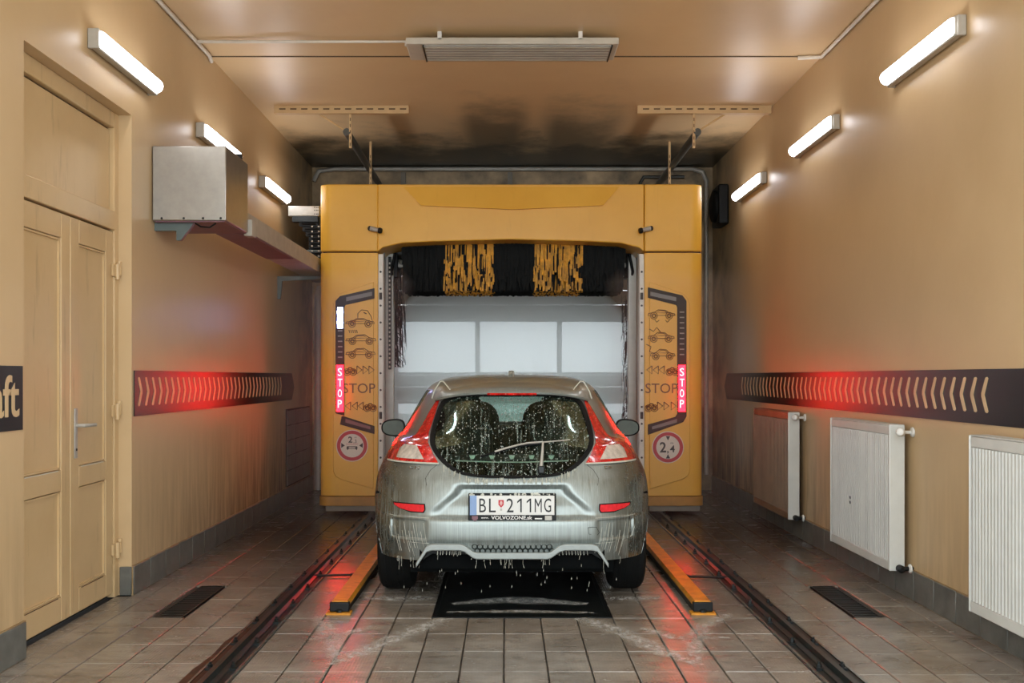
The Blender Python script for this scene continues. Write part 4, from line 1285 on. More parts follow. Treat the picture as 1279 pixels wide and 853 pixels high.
def slice_at(z):
    z = max(SL[0][0], min(SL[-1][0], z))
    for a, b in zip(SL, SL[1:]):
        if a[0] <= z <= b[0]:
            i = SL.index(a)
            t = (z - a[0]) / (b[0] - a[0])
            p0 = SL[max(i - 1, 0)]; p3 = SL[min(i + 2, len(SL) - 1)]
            out = []
            for k in range(1, 8):
                # finite difference hermite, limited to stay monotone
                d = (b[k] - a[k]) / (b[0] - a[0])
                m0 = d if p0 is a else ((a[k] - p0[k]) / (a[0] - p0[0]) + d) / 2
                m1 = d if p3 is b else ((p3[k] - b[k]) / (p3[0] - b[0]) + d) / 2
                if p0 is not a and (a[k] - p0[k]) * d <= 0: m0 = 0
                if p3 is not b and (p3[k] - b[k]) * d <= 0: m1 = 0
                if abs(d) > 1e-9:
                    m0 = max(-3 * abs(d), min(3 * abs(d), m0)); m1 = max(-3 * abs(d), min(3 * abs(d), m1))
                h = b[0] - a[0]
                out.append((2 * t**3 - 3 * t**2 + 1) * a[k] + (t**3 - 2 * t**2 + t) * h * m0 + (-2 * t**3 + 3 * t**2) * b[k] + (t**3 - t**2) * h * m1)
            return out
    return list(SL[-1][1:])
def sstep(a, b, x):
    t = max(0.0, min(1.0, (x - a) / (b - a))); return t * t * (3 - 2 * t)
def features(x, z):
    """recesses of the rear: plate scoop, corner scoops"""
    ax = abs(x); d = 0.0
    if 0.55 < z < 0.76:
        edge = 0.475 + (0.335 - 0.475) * sstep(0.56, 0.735, z)
        d += 0.050 * sstep(edge + 0.03, edge - 0.05, ax) * sstep(0.757, 0.715, z) * (0.35 + 0.65 * sstep(0.556, 0.70, z)) * sstep(0.552, 0.562, z)
    if 0.41 < z < 0.55:
        d += 0.022 * sstep(0.50, 0.53, ax) * sstep(0.755, 0.725, ax) * sstep(0.415, 0.43, z) * sstep(0.55, 0.53, z)
    return d
def rear_v(x, z, off=0.0):
    w, vr, D, p, q, vf, Df = slice_at(z)
    u = min(0.9995, abs(x) / w)
    v = vr + D * (1 - (1 - u ** p) ** (1 / q))
    return v + features(x, z) - off
NR, NS, NF = 110, 16, 22
def outline_half(z):
    w, vr, D, p, q, vf, Df = slice_at(z)
    P = []
    for i in range(NR + 1):
        th = PI / 2 * i / NR
        x = w * math.sin(th) ** (2 / p)
        v = vr + D * (1 - max(0.0, math.cos(th)) ** (2 / q))
        wgt = sstep(0.35, 0.2, v - vr) if v - vr > 0.2 else 1
        P.append((x, v + features(x, z) * wgt, z))
    va, vb = vr + D, vf - Df
    for i in range(1, NS):
        P.append((w, va + (vb - va) * i / NS, z))
    for i in range(NF + 1):
        th = PI / 2 * (1 - i / NF)
        x = w * math.sin(th) ** (2 / 2.5)
        P.append((x, vf - Df * (1 - max(0.0, math.cos(th)) ** (2 / 2.2)), z))
    return P
ZS = []
z = SL[0][0]
while z < SL[-1][0] - 1e-6:
    ZS.append(z)
    z += 0.008 if (0.40 < z < 0.78) else (0.016 if z < 1.33 else 0.008)
ZS.append(SL[-1][0])
rows = []
for z in ZS:
    h = outline_half(z)
    full = h + [(-x, v, zz) for x, v, zz in reversed(h[1:-1])]
    rows.append(full)
NC = len(rows[0])
half_n = NR + NS + NF
# glass outline (half): x as a function of height
GO = [(0.792, 0.0), (0.796, 0.16), (0.802, 0.25), (0.82, 0.336), (0.857, 0.395), (0.90, 0.448), (0.96, 0.494), (1.01, 0.514), (1.07, 0.505), (1.177, 0.476), (1.24, 0.456), (1.268, 0.415), (1.283, 0.33), (1.292, 0.18), (1.294, 0.0)]
def glass_x(z, k=1.0):
    zc = 1.043
    zz = zc + (z - zc) / k
    if zz <= GO[0][0] or zz >= GO[-1][0]: return 0.0
    for a, b in zip(GO, GO[1:]):
        if a[0] <= zz <= b[0]:
            return k * (a[1] + (b[1] - a[1]) * (zz - a[0]) / (b[0] - a[0]))
    return 0.0
WV, WZ, WR = (0.745, 3.385), 0.315, 0.365
def bottom_z(ax):
    if ax < 0.225: return 0.338
    if ax < 0.306: return 0.338 + (ax - 0.225) / 0.081 * 0.05
    if ax < 0.498: return 0.388
    if ax < 0.555: return 0.388 - (ax - 0.498) / 0.057 * 0.098
    return 0.284
verts = [CW(*p) for r in rows for p in r]
loc = [p for r in rows for p in r]
top_i = len(verts)
w_, vr_, D_, *_r = slice_at(SL[-1][0])
verts.append(CW(0, 1.55, 1.421)); loc.append((0, 1.55, 1.421))
faces = {'body': [], 'side_window': [], 'windscreen': []}
for r in range(len(rows) - 1):
    for c in range(NC):
        f = (r * NC + c, r * NC + (c + 1) % NC, (r + 1) * NC + (c + 1) % NC, (r + 1) * NC + c)
        ps = [loc[i] for i in f]
        x = sum(p[0] for p in ps) / 4; v = sum(p[1] for p in ps) / 4; z = sum(p[2] for p in ps) / 4
        ax = abs(x)
        isrear = v < 0.95 and ax < 0.62
        if isrear and ax < glass_x(z, 0.985): continue
        if v < 0.50 and z < bottom_z(ax): continue
        if ax > 0.55 and any((v - wv) ** 2 + (z - WZ) ** 2 < WR ** 2 for wv in WV): continue
        key = 'body'
        vf = slice_at(z)[5]; Df = slice_at(z)[6]
        if 1.01 < z < 1.36 and v > vf - Df * 0.80 and ax < slice_at(z)[0] * 0.93: key = 'windscreen'
        elif 1.02 < z < 1.31 and 0.95 < v < vf - Df * 0.6 and ax > slice_at(z)[0] * 0.9 and not (1.55 < v < 1.66): key = 'side_window'
        faces[key].append(f)
r = len(rows) - 1
for c in range(NC):
    faces['body'].append((r * NC + c, r * NC + (c + 1) % NC, top_i))
# round the wheel arches: pull rim vertices onto the arch circle
used = set(i for f in faces['body'] for i in f)
for i in used:
    x, v, z = loc[i]
    if abs(x) > 0.5:
        for wv in WV:
            d = math.hypot(v - wv, z - WZ)
            if WR * 0.90 < d < WR * 1.03 and d > 0:
                k = WR / d
                verts[i] = CW(x, wv + (v - wv) * k, WZ + (z - WZ) * k)
def sub_mesh(name, fs, m, smooth=38, shrink=0.0):
    ids = sorted(set(i for f in fs for i in f)); mp = {i: k for k, i in enumerate(ids)}
    b = MB(); b.v = [verts[i] for i in ids]; b.f = [tuple(mp[i] for i in f) for f in fs]
    if shrink:
        cx = Vector(CW(0, 2.0, 0.75))
        nv = []
        for v in b.v:
            p = Vector(v); d = p - cx
            nv.append((cx.x + d.x * (1 - shrink / 0.85), cx.y + d.y * (1 - shrink / 2.0), cx.z + d.z * (1 - shrink * 1.0 / 0.65)))
        b.v = nv
    me = bpy.data.meshes.new(name); me.from_pydata(b.v, [], b.f)
    me.polygons.foreach_set('use_smooth', [True] * len(me.polygons)); me.set_sharp_from_angle(angle=math.radians(smooth)); me.update()
    return link(name, me, m, CAR)
sub_mesh('body_shell', faces['body'], M['paint'])
sub_mesh('cabin_lining', faces['body'], M['lining'], shrink=0.022)
for s in (-1, 1):
    sub_mesh('side_window', [f for f in faces['side_window'] if sum(loc[i][0] for i in f) * s > 0], M['side_glass'])
sub_mesh('windscreen', faces['windscreen'], M['car_glass'])

def rear_patch(name, zs, xi, xo, m, off, thick, n=8, mirror=(1,), parent=None, smooth=45):
    """a panel lying on the rear of the body between xi(z) and xo(z), standing off outward by off, thick deep"""
    objs = []
    for s in mirror:
        b = MB(); v = []; f = []
        R = len(zs)
        for lay in (off, off - thick):
            for z in zs:
                a, c = xi(z), xo(z)
                for k in range(n + 1):
                    x = a + (c - a) * k / n
                    v.append(CW(s * x, rear_v(x, z, lay), z))
        N = n + 1; L = R * N
        for i in range(R - 1):
            for k in range(n):
                f.append((i * N + k, i * N + k + 1, (i + 1) * N + k + 1, (i + 1) * N + k))
                f.append((L + i * N + k, L + (i + 1) * N + k, L + (i + 1) * N + k + 1, L + i * N + k + 1))
        for i in range(R - 1):
            for k in (0, n):
                f.append((i * N + k, (i + 1) * N + k, L + (i + 1) * N + k, L + i * N + k))
        for k in range(n):
            for i in (0, R - 1):
                f.append((i * N + k, i * N + k + 1, L + i * N + k + 1, L + i * N + k))
        b.add(v, f)
        objs.append(b.build(name, m, parent or CAR, smooth=smooth))
    return objs[0] if len(objs) == 1 else objs
def interp(tab):
    def fn(z):
        if z <= tab[0][0]: return tab[0][1]
        for a, b in zip(tab, tab[1:]):
            if z <= b[0]:
                return a[1] + (b[1] - a[1]) * (z - a[0]) / (b[0] - a[0])
        return tab[-1][1]
    return fn
def frange(a, b, n): return [a + (b - a) * i / n for i in range(n + 1)]
# rear glass and its black border
zs = [0.7925, 0.796, 0.80, 0.808] + frange(0.82, 1.24, 26) + [1.255, 1.268, 1.278, 1.286, 1.291, 1.2935]
GL = rear_patch('rear_window', zs, lambda z: -max(glass_x(z), 0.01), lambda z: max(glass_x(z), 0.01), M['rear_glass'], 0.004, 0.004, 30)
def ring_obj():
    b = MB(); v = []; f = []
    prof = []
    N = 96
    # walk the outline by parameter, right side up then left side down
    tab = GO
    pts = [(x, z) for z, x in tab] + [(-x, z) for z, x in reversed(tab[1:-1])]
    # resample evenly
    seg = [math.dist(pts[i], pts[(i + 1) % len(pts)]) for i in range(len(pts))]
    tot = sum(seg); out = []
    for k in range(N):
        t = tot * k / N; i = 0
        while t > seg[i]: t -= seg[i]; i += 1
        a, c = pts[i], pts[(i + 1) % len(pts)]
        out.append((a[0] + (c[0] - a[0]) * t / seg[i], a[1] + (c[1] - a[1]) * t / seg[i]))
    # soften corners
    for _ in range(2):
        out = [tuple((out[i - 1][j] + 2 * out[i][j] + out[(i + 1) % N][j]) / 4 for j in (0, 1)) for i in range(N)]
    for k_, off in ((1.022, 0.002), (1.018, 0.009), (0.988, 0.009), (0.958, 0.0065)):
        for x, z in out:
            zz = 1.043 + (z - 1.043) * k_; xx = x * k_
            v.append(CW(xx, rear_v(xx, zz, off), zz))
    for r in range(3):
        for k in range(N):
            f.append((r * N + k, r * N + (k + 1) % N, (r + 1) * N + (k + 1) % N, (r + 1) * N + k))
    b.add(v, f)
    return b.build('window_border', M['rubber'], GL, smooth=50)
ring_obj()
# foam lying along the lower edge of the glass
rnd = random.Random(3)
fb = MB()
for k in range(110):
    z = 0.7925; x = rnd.uniform(-0.42, 0.42)
    zc = 0.785 + max(0.0, (abs(x) - 0.25)) * 0.42 + rnd.uniform(-0.012, 0.006)
    w = rnd.uniform(0.0015, 0.005); ln = rnd.uniform(0.01, 0.04)
    y_ = rear_v(x, zc, 0.006); y2 = rear_v(x, zc - ln, 0.004)
    fb.add([CW(x - w, y_, zc), CW(x + w, y_, zc), CW(x, y_ - 0.004, zc + 0.004), CW(x - w * 0.5, y2, zc - ln), CW(x + w * 0.5, y2, zc - ln)], [(0, 1, 2), (0, 2, 4, 3), (2, 1, 4), (0, 3, 4, 1)])
o = fb.build('foam_fringe', M['foam_edge'], CAR, smooth=60); o['kind'] = 'stuff'

# tail lamps: a strip beside the glass flowing into a low lobe
lin_ = interp([(0.872, 0.452), (0.90, 0.470), (0.922, 0.486), (0.96, 0.506), (0.992, 0.528), (1.047, 0.530), (1.144, 0.500), (1.232, 0.478), (1.262, 0.470)])
lout = interp([(0.862, 0.806), (0.90, 0.804), (0.94, 0.796), (0.968, 0.780), (0.988, 0.752), (1.002, 0.712), (1.010, 0.662), (1.03, 0.622), (1.07, 0.598), (1.116, 0.572), (1.18, 0.538), (1.232, 0.506), (1.262, 0.480)])
LZ = frange(0.874, 1.0, 12) + [1.006, 1.012] + frange(1.03, 1.262, 12)
lamps = rear_patch('tail_lamp', LZ, lin_, lout, M['lamp_red'], 0.014, 0.02, 10, (1, -1))
for lp, s in zip(lamps, (1, -1)):
    rear_patch('clear_lens', frange(0.892, 0.972, 6), interp([(0.892, 0.545), (0.972, 0.600)]), interp([(0.892, 0.735), (0.945, 0.722), (0.972, 0.690)]), M['lamp_clear'], 0.018, 0.01, 8, (s,), lp)
    rear_patch('lower_trim', [0.866, 0.870, 0.875], lambda z: 0.45, lambda z: 0.806, M['foam_edge'], 0.016, 0.012, 10, (s,), lp)
# reflectors in the bumper
for s in (1, -1):
    rear_patch('reflector', frange(0.586, 0.628, 3), interp([(0.586, 0.540), (0.60, 0.530), (0.628, 0.534)]), interp([(0.586, 0.62), (0.606, 0.715), (0.628, 0.728)]), M['reflector'], 0.008, 0.012, 8, (s,))
    rear_patch('reflector_seat', frange(0.579, 0.634, 3), interp([(0.579, 0.534), (0.60, 0.522), (0.634, 0.527)]), interp([(0.579, 0.62), (0.606, 0.723), (0.634, 0.736)]), M['black'], 0.003, 0.008, 8, (s,))
# tow eye cover
def line_on(pts, r, m, name, off=0.002):
    r *= 0.6
    return MB().tube([CW(x, rear_v(x, z, off), z) for x, z in pts], r, 5).build(name, m, CAR, smooth=60)
line_on([(0.455, 0.50), (0.505, 0.50), (0.525, 0.465), (0.515, 0.452), (0.46, 0.46), (0.455, 0.50)], 0.0022, M['black'], 'tow_cover_joint')
# joints: tailgate shut line and bumper top
for s in (1, -1):
    line_on([(s * 0.46, 0.862), (s * 0.50, 0.83), (s * 0.53, 0.78), (s * 0.52, 0.74)], 0.0022, M['black'], 'tailgate_joint', 0.0)
    line_on([(s * 0.760, 0.556), (s * 0.70, 0.552), (s * 0.60, 0.552), (s * 0.5, 0.552)], 0.003, M['foam_edge'], 'bumper_crease', 0.001)
    line_on([(s * 0.765, 0.55), (s * 0.752, 0.48), (s * 0.735, 0.43), (s * 0.70, 0.405), (s * 0.60, 0.400), (s * 0.50, 0.398)], 0.0025, M['foam_edge'], 'bumper_crease', 0.0015)
# number plate
py = 0.045
pz0, pz1 = 0.553, 0.700
pv = rear_v(0, 0.63) - 0.066
PF = MB().box(CX - 0.262, CX + 0.262, CY + pv, CY + pv + 0.04, 0.545, 0.705).build('plate_frame', M['black'], CAR, bevel=0.004)
PL = MB().box(CX - 0.252, CX + 0.252, CY + pv - 0.004, CY + pv + 0.004, 0.578, 0.694).build('number_plate', M['plate'], CAR, bevel=0.003)
MB().box(CX - 0.252, CX - 0.212, CY + pv - 0.0055, CY + pv, 0.578, 0.694).build('blue_band', M['blue'], PL)
tv = CY + pv - 0.0045
for s, x0, w in (('B', -0.196, 0.040), ('L', -0.138, 0.040), ('2', -0.034, 0.042), ('M', 0.134, 0.042), ('G', 0.190, 0.042)):
    put_text('lettering', s, 0.082, w, (CX + x0, tv, 0.595), (1, 0, 0), (0, 0, 1), M['print_dark'], PL, 0.0015)
for x0 in (0.030, 0.086):
    a = CX + x0
    MB().prism([(a + 0.018, 0.595), (a + 0.027, 0.595), (a + 0.027, 0.677), (a + 0.019, 0.677), (a, 0.660), (a, 0.649), (a + 0.018, 0.664)], 'y', tv - 0.0015, tv).build('lettering', M['print_dark'], PL)
sh = MB().prism([(CX - 0.082, 0.668), (CX - 0.050, 0.668), (CX - 0.050, 0.640), (CX - 0.066, 0.622), (CX - 0.082, 0.640)], 'y', tv - 0.0015, tv).build('plate_shield', M['red'], PL)
MB().box(CX - 0.068, CX - 0.064, tv - 0.0025, tv - 0.0015, 0.636, 0.662).box(CX - 0.074, CX - 0.058, tv - 0.0025, tv - 0.0015, 0.654, 0.657).box(CX - 0.077, CX - 0.055, tv - 0.0025, tv - 0.0015, 0.645, 0.648).build('shield_cross', M['sign_white'], PL)
MB().box(CX - 0.072, CX - 0.060, tv - 0.0015, tv, 0.604, 0.618).build('plate_seal', M['galv'], PL)
put_text('lettering', 'VOLVOZONE.sk', 0.022, 0.245, (CX - 0.125, CY + pv - 0.001, 0.551), (1, 0, 0), (0, 0, 1), M['plate'], PF, 0.002, 1, 0.02)
put_text('lettering', 'www.', 0.009, 0.045, (CX - 0.185, CY + pv - 0.001, 0.556), (1, 0, 0), (0, 0, 1), M['plate'], PF, 0.002)
MB().box(CX + 0.135, CX + 0.178, CY + pv - 0.003, CY + pv, 0.553, 0.560).build('frame_mark', M['plate'], PF)
MB().prism([(CX - 0.240, 0.572), (CX - 0.205, 0.572), (CX - 0.205, 0.555), (CX - 0.222, 0.540), (CX - 0.240, 0.555)], 'y', CY + pv - 0.005, CY + pv).build('frame_badge', M['cable_red'], PF)
MB().box(CX + 0.195, CX + 0.236, CY + pv - 0.005, CY + pv, 0.548, 0.574).build('frame_clip', M['galv'], PF)
rnd = random.Random(5)
fb = MB()
for k in range(60):
    x = rnd.uniform(-0.25, 0.25); w = rnd.uniform(0.003, 0.011)
    if rnd.random() < 0.5:
        fb.lathe([(w * 0.6, 0), (w, 0.002), (w * 0.5, 0.004)], (CX + x, CY + pv, 0.700 + rnd.uniform(-0.004, 0.004)), (0, -1, 0), 7)
o = fb.build('foam_drops', M['foam_edge'], PF); o['kind'] = 'stuff'

# lower trim, grille and black insert of the bumper
def polyband(name, pts, h, v0, v1, m, parent=CAR):
    up = [(CX + x, z) for x, z in pts]; dn = [(CX + x, z - h * k) for (x, z), k in zip(pts, [0.7] + [1] * (len(pts) - 2) + [0.7])]
    b = MB()
    n = len(pts); v = []; f = []
    for yy in (CY + v0, CY + v1):
        v += [(x, yy + 0.16 * max(0, (abs(x - CX) - 0.30)) ** 1.5, z) for x, z in up] + [(x, yy + 0.16 * max(0, (abs(x - CX) - 0.30)) ** 1.5, z) for x, z in dn]
    for o_ in (0, 2 * n):
        for i in range(n - 1):
            f.append((o_ + i, o_ + i + 1, o_ + n + i + 1, o_ + n + i))
    for i in range(n - 1):
        f.append((i, i + 1, 2 * n + i + 1, 2 * n + i)); f.append((n + i, n + i + 1, 3 * n + i + 1, 3 * n + i))
    f += [(0, n, 3 * n, 2 * n), (n - 1, 2 * n - 1, 4 * n - 1, 3 * n - 1)]
    b.add(v, f)
    return b.build(name, m, parent, bevel=0.006)
tp = [(-0.578, 0.284), (-0.512, 0.392), (-0.480, 0.402), (-0.315, 0.404), (-0.285, 0.396), (-0.232, 0.358), (-0.21, 0.352), (0.21, 0.352), (0.232, 0.358), (0.285, 0.396), (0.315, 0.404), (0.480, 0.402), (0.512, 0.392), (0.578, 0.284)]
polyband('diffuser_trim', tp, 0.040, 0.005, 0.06, M['trim'])
DP = MB().box(CX - 0.56, CX + 0.56, CY + 0.10, CY + 0.14, 0.24, 0.44).build('bumper_insert', M['under'], CAR)
b = MB()
for k in range(15):
    for r in range(2):
        x = -0.225 + 0.032 * k + 0.016 * r; z = 0.381 - 0.026 * r + 0.004
        if abs(x) > 0.24: continue
        b.tube([CW(x + 0.016 * math.cos(a * PI / 3 + PI / 6), 0.03, z + 0.015 * math.sin(a * PI / 3 + PI / 6)) for a in range(7)], 0.0032, 4, caps=False)
b.build('honeycomb_grille', M['rail_steel'], CAR)['kind'] = 'stuff'
MB().prism([(CX - 0.30, 0.40), (CX + 0.30, 0.40), (CX + 0.22, 0.345), (CX - 0.22, 0.345)], 'y', CY + 0.05, CY + 0.06).build('grille_backing', M['under'], CAR)
for s in (-1, 1):
    MB().prism([(CX + s * 0.49, 0.385), (CX + s * 0.31, 0.385), (CX + s * 0.25, 0.35), (CX + s * 0.27, 0.335), (CX + s * 0.48, 0.338), (CX + s * 0.54, 0.30)], 'y', CY + 0.05, CY + 0.10).build('corner_insert', M['lining'], CAR, bevel=0.006)
# hanging foam strings and drops
rnd = random.Random(11)
fb = MB()
for k in range(58):
    x = rnd.uniform(-0.72, 0.72); zb = bottom_z(abs(x)) if abs(x) < 0.55 else 0.30
    zb = max(zb, 0.292) - 0.008
    if abs(x) > 0.55: v_ = rear_v(x, 0.31, 0.004)
    else: v_ = 0.012 + 0.02 * abs(x)
    ln = rnd.choice([0.01, 0.015, 0.02, 0.03, 0.05, 0.07])
    fb.tube([CW(x, v_, zb + 0.01), CW(x + rnd.uniform(-0.003, 0.003), v_, zb - ln * 0.6), CW(x + rnd.uniform(-0.006, 0.006), v_, zb - ln)], [0.0013, 0.0006, 0.0014], 5)
for k in range(34):
    x = rnd.uniform(-0.70, 0.70); z_ = rnd.uniform(0.10, 0.27)
    fb.tube([CW(x, 0.05, z_ + 0.010), CW(x, 0.05, z_), CW(x, 0.05, z_ - 0.006)], [0.0006, 0.0017, 0.0009], 5)
for s in (-1, 1):
    for k in range(9):
        x = s * (0.30 + 0.018 * k + rnd.uniform(-0.004, 0.004))
        fb.tube([CW(x, 0.046, 0.375), CW(x + s * 0.004, 0.046, 0.355), CW(x + s * 0.006, 0.044, 0.333)], 0.0018, 4)
    # foam runs curving over the bumper corner
    for k in range(11):
        x0 = s * (0.54 + 0.018 * k + rnd.uniform(-0.008, 0.008)); j0, j1 = rnd.randint(0, 3), rnd.randint(5, 9)
        P = []
        for j in range(j0, j1):
            z_ = 0.52 - 0.026 * j
            x_ = x0 - s * 0.0035 * j * (1 + 0.06 * j)
            P.append(CW(x_, rear_v(x_, z_, 0.001), z_))
        fb.tube(P, 0.0009 + 0.0006 * rnd.random(), 4)
o = fb.build('foam_strings', M['foam_edge'], CAR, smooth=60); o['kind'] = 'stuff'

# roof spoiler over the glass, with a raised ear at each end
def spoiler():
    b = MB(); v = []; f = []
    n = 40
    rowsn = 7
    for k in range(n + 1):
        u = k / n * 2 - 1
        x = 0.505 * u; ax = abs(x)
        edge_z = 1.300 - 0.050 * (ax / 0.5) ** 3.2
        edge_v = rear_v(x, min(1.30, edge_z), 0) - 0.05
        # trailing edge below, crest, then down onto the roof
        crest = edge_z + 0.040 - 0.006 * (ax / 0.5) ** 2
        ear = math.exp(-((ax - 0.445) / 0.028) ** 2) * 0.018
        prof = [(edge_v + 0.035, edge_z - 0.010), (edge_v, edge_z - 0.006), (edge_v - 0.004, edge_z + 0.006), (edge_v + 0.012, crest - 0.016), (edge_v + 0.07, crest + ear), (edge_v + 0.20, crest + 0.026 + ear), (edge_v + 0.50, crest + 0.028)]
        for pv_, pz_ in prof: v.append(CW(x, pv_, pz_))
    for k in range(n):
        for r in range(rowsn - 1):
            f.append((k * rowsn + r, (k + 1) * rowsn + r, (k + 1) * rowsn + r + 1, k * rowsn + r + 1))
    f.append(tuple(range(rowsn))); f.append(tuple(n * rowsn + r for r in range(rowsn)))
    b.add(v, f)
    return b.build('roof_spoiler', M['paint'], CAR, smooth=40)
SP = spoiler()
bl_ = []
for k in range(13):
    x = -0.155 + 0.31 * k / 12
    bl_.append(CW(x, rear_v(x, 1.30, 0) - 0.052, 1.293 - 0.0 * x))
MB().tube(bl_, 0.0075, 6).build('brake_light', M['lamp_red'], SP, smooth=50)
for s in (-1, 1):
    P = []
    for j in range(6):
        x = s * (0.425 + 0.016 * j)
        ax = abs(x)
    tip = CW(s * 0.445, 0.50, 1.372)
    MB().tube([CW(s * 0.515, 0.50, 1.262), CW(s * 0.500, 0.50, 1.31), CW(s * 0.462, 0.50, 1.372), CW(s * 0.440, 0.50, 1.372), CW(s * 0.395, 0.44, 1.322)], 0.005, 6).build('foam_edge', M['foam_edge'], SP, smooth=60)
MB().prism([(CY + 0.80, 1.385), (CY + 1.00, 1.40), (CY + 0.93, 1.44), (CY + 0.89, 1.447)], 'x', CX - 0.02, CX + 0.02).build('antenna_fin', M['paint'], CAR, bevel=0.012, seg=3)
fb = MB()
for k in range(9):
    a = rnd.uniform(0.3, 2.8); rr = rnd.uniform(0.02, 0.05)
    fb.tube([CW(-0.01 + 0.02 * math.cos(a), 0.86, 1.405), CW(-0.01 + rr * math.cos(a), 0.86, 1.405 + rr * math.sin(a))], [0.003, 0.001], 4)
o = fb.build('water_splash', M['foam_edge'], CAR); o['kind'] = 'stuff'

# wiper
zw = 0.83
pvt = (0.175, 0.845)
W = MB().box(CX + 0.155, CX + 0.200, CY + rear_v(0.17, 0.84) - 0.03, CY + rear_v(0.17, 0.84) + 0.0, 0.812, 0.862).build('wiper', M['dark_metal'], CAR, bevel=0.01, seg=3)
MB().tube([CW(0.176, rear_v(0.176, 0.86, 0.022), 0.855), CW(0.186, rear_v(0.186, 0.95, 0.03), 0.95), CW(0.19, rear_v(0.19, 1.0, 0.026), 1.0)], [0.011, 0.008, 0.006], 8).build('wiper_arm', M['galv'], W, smooth=50)
MB().tube([CW(x, rear_v(x, z, 0.022), z) for x, z in ((-0.105, 0.945), (-0.05, 0.962), (0.04, 0.985), (0.10, 0.996), (0.19, 1.002))], 0.006, 6).build('wiper_blade', M['galv'], W, smooth=50)
MB().tube([CW(x, rear_v(x, z, 0.022), z) for x, z in ((0.19, 1.000), (0.27, 1.006), (0.36, 1.012))], [0.005, 0.004, 0.003], 6).build('wiper_blade', M['galv'], W, smooth=50)
MB().tube([CW(x, rear_v(x, z, 0.014), z) for x, z in ((-0.19, 0.915), (-0.105, 0.938), (0.04, 0.977), (0.19, 0.993))], 0.006, 6).build('wiper_rubber', M['rubber'], W, smooth=50)

# badges
rear_x = lambda x, z, o: CW(x, rear_v(x, z, o), z)
def badge(name, s, h, w, x, z):
    a = Vector(rear_x(x, z, 0.006)); c = Vector(rear_x(x + w, z, 0.006)); u = Vector(rear_x(x, z + h, 0.006))
    R = (c - a).normalized(); U = (u - a); U = (U - R * U.dot(R)).normalized()
    put_text(name, s, h, w, a, R, U, M['chrome'], CAR, 0.003)
badge('lettering', 'C30', 0.020, 0.085, -0.640, 0.832)
badge('lettering', 'D5', 0.018, 0.050, 0.575, 0.835)

# door mirrors
for s in (-1, 1):
    mx_, mv, mz = s * 0.985, 2.50, 0.975
    v = []; f = []
    b = MB(); n = 24
    def ring(rx, rz, vv, dx=0):
        return [CW(mx_ + dx * s + rx * (abs(math.cos(2 * PI * k / n)) ** 0.75) * (1 if math.cos(2 * PI * k / n) > 0 else -1),
                   mv + vv, mz + (rz * (1.0 + 0.14 * s * math.cos(2 * PI * k / n) * -1)) * (abs(math.sin(2 * PI * k / n)) ** 0.75) * (1 if math.sin(2 * PI * k / n) > 0 else -1)) for k in range(n)]
    R_ = [ring(0.090, 0.062, 0.0), ring(0.100, 0.072, 0.004), ring(0.102, 0.074, 0.03), ring(0.085, 0.062, 0.10, -0.01), ring(0.04, 0.03, 0.14, -0.02)]
    for r in R_: v += r
    for r in range(len(R_) - 1):
        for k in range(n):
            f.append((r * n + k, r * n + (k + 1) % n, (r + 1) * n + (k + 1) % n, (r + 1) * n + k))
    f.append(tuple((len(R_) - 1) * n + k for k in range(n)))
    b.add(v, f)
    b.tube([CW(s * 0.78, mv + 0.06, mz - 0.045), CW(s * 0.90, mv + 0.06, mz - 0.03)], 0.03, 8)
    mr = b.build('door_mirror', M['black'], CAR, smooth=50)
    MB().add(ring(0.089, 0.061, 0.002), [tuple(range(n))]).build('mirror_glass', M['mirror_glass'], mr)

# wheels
for s in (-1, 1):
    for wv in WV:
        xo_, xi_ = 0.862, 0.640
        w = xo_ - xi_
        pr = [(0.205, 0.0), (0.245, -0.004), (0.285, 0.0), (0.306, 0.016), (0.314, 0.045), (0.315, w / 2), (0.314, w - 0.045), (0.306, w - 0.016), (0.285, w), (0.245, w + 0.004), (0.205, w)]
        ty = MB().lathe(pr, CW(s * xi_, wv, 0.314), (s, 0, 0), 48).build('tyre', M['rubber'], CAR, smooth=35)
        b = MB()
        for g in (0.05, 0.085, 0.135, 0.17):
            b.lathe([(0.3152, g), (0.3162, g + 0.002), (0.3162, g + 0.012), (0.3152, g + 0.014)], CW(s * xi_, wv, 0.314), (s, 0, 0), 48)
        b.build('tread_rib', M['rubber'], ty)['kind'] = 'stuff'
        rm = MB().lathe([(0.205, 0.03), (0.205, w - 0.02), (0.19, w - 0.03), (0.06, w - 0.05), (0.05, w - 0.02), (0.02, w - 0.015)], CW(s * xi_, wv, 0.314), (s, 0, 0), 30).build('rim', M['wheel_metal'], CAR, smooth=35)
        MB().box(CX + min(s * 0.60, s * 0.86), CX + max(s * 0.60, s * 0.86), CY + wv - 0.36, CY + wv + 0.36, 0.665, 0.675).build('wheel_arch_liner', M['under'], CAR)
MB().box(CX - 0.62, CX + 0.62, CY + 0.16, CY + 4.0, 0.21, 0.44).build('underbody', M['under'], CAR)
MB().tube([CW(-0.60, 0.745, 0.30), CW(0.60, 0.745, 0.30)], 0.05, 10).build('rear_axle', M['dark_metal'], CAR)

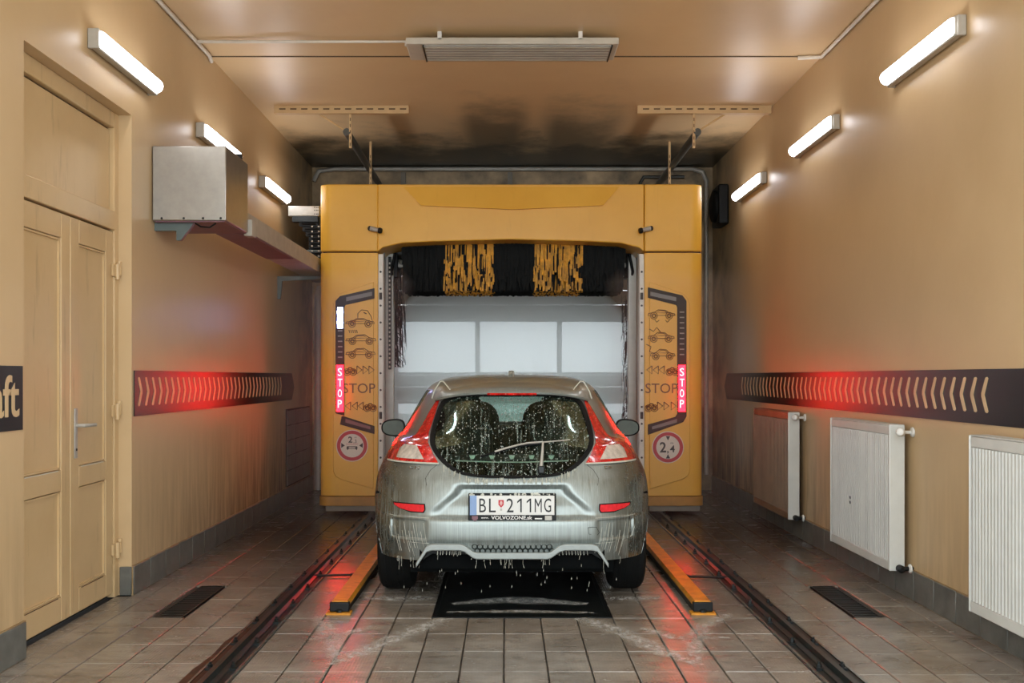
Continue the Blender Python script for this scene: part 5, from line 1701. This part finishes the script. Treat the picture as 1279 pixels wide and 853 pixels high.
# cabin: parcel shelf with clips, seats, dashboard
SHF = MB().box(CX - 0.50, CX + 0.50, CY + 0.50, CY + 0.95, 0.855, 0.87).build('parcel_shelf', M['lining'], CAR)
MB().tube([CW(-0.36, 0.42, 0.868), CW(-0.1, 0.38, 0.862), CW(0.1, 0.38, 0.862), CW(0.36, 0.42, 0.868)], 0.004, 6).build('shelf_rail', M['housing'], SHF)
for k in range(5):
    x = -0.25 + 0.125 * k
    MB().prism([(CX + x - 0.020, 0.905), (CX + x + 0.020, 0.905), (CX + x + 0.010, 0.882), (CX + x - 0.010, 0.882)], 'y', CY + 0.38, CY + 0.39).build('shelf_clip', M['housing'], SHF)
for s in (-1, 1):
    x = CX + s * 0.365
    def rr(w, z0, z1, y, r=0.08):
        P = []
        for cx_, cz_, a0 in ((x + w - r, z1 - r, 0), (x - w + r, z1 - r, 90), (x - w + r, z0 + r, 180), (x + w - r, z0 + r, 270)):
            for k in range(6):
                an = math.radians(a0 + 18 * k)
                P.append((cx_ + r * math.cos(an), cz_ + r * math.sin(an)))
        return P
    st = MB().prism(rr(0.235, 0.42, 1.09, 0), 'y', CY + 1.02, CY + 1.16).build('rear_seat', M['seat'], CAR, bevel=0.04, seg=3)
    MB().prism(rr(0.165, 1.00, 1.225, 0, 0.085), 'y', CY + 1.03, CY + 1.12).build('headrest', M['seat'], st, bevel=0.03, seg=3)
    ft = MB().prism(rr(0.275, 0.40, 1.215, 0, 0.15), 'y', CY + 1.75, CY + 1.90).build('front_seat', M['seat'], CAR, bevel=0.05, seg=3)
    MB().prism(rr(0.14, 1.04, 1.27, 0, 0.08), 'y', CY + 1.76, CY + 1.86).build('headrest', M['seat'], ft, bevel=0.03, seg=3)
MB().box(CX - 0.70, CX + 0.70, CY + 2.65, CY + 3.05, 0.55, 0.99).build('dashboard', M['lining'], CAR, bevel=0.06, seg=3)
MB().box(CX - 0.09, CX + 0.09, CY + 2.28, CY + 2.30, 1.25, 1.31).build('rear_view_mirror', M['black'], CAR, bevel=0.01)

# ================================================================ MIST
b = MB()
def hull(name, x0t, x1t, x0b, x1b, y0, y1, z0, zm, zt, m, label):
    pts = [(x0t, zt), (x1t, zt), (x1b, zm), (x1b, z0), (x0b, z0), (x0b, zm)]
    o = MB().prism(pts, 'y', y0, y1).build(name, m)
    return tag(o, label, 'mist', None, 'stuff')
hull('wash_mist', -1.05, 1.13, -1.50, 1.62, 11.93, 12.66, 0.02, 1.95, 2.42, M['mist'], 'dense white wash mist filling the archway beyond the car')

for x0, x1, lab in ((-2.25, -0.90, 'thin haze added in front of the left column to spread the display glow'), (0.97, 2.30, 'thin haze added in front of the right column to spread the display glow')):
    tag(MB().box(x0, x1, 8.9, 10.20, 0.09, 2.35).build('glow_haze', M['thin_mist']), lab, 'mist', None, 'stuff')  # haze boxes added to give the lit displays a halo
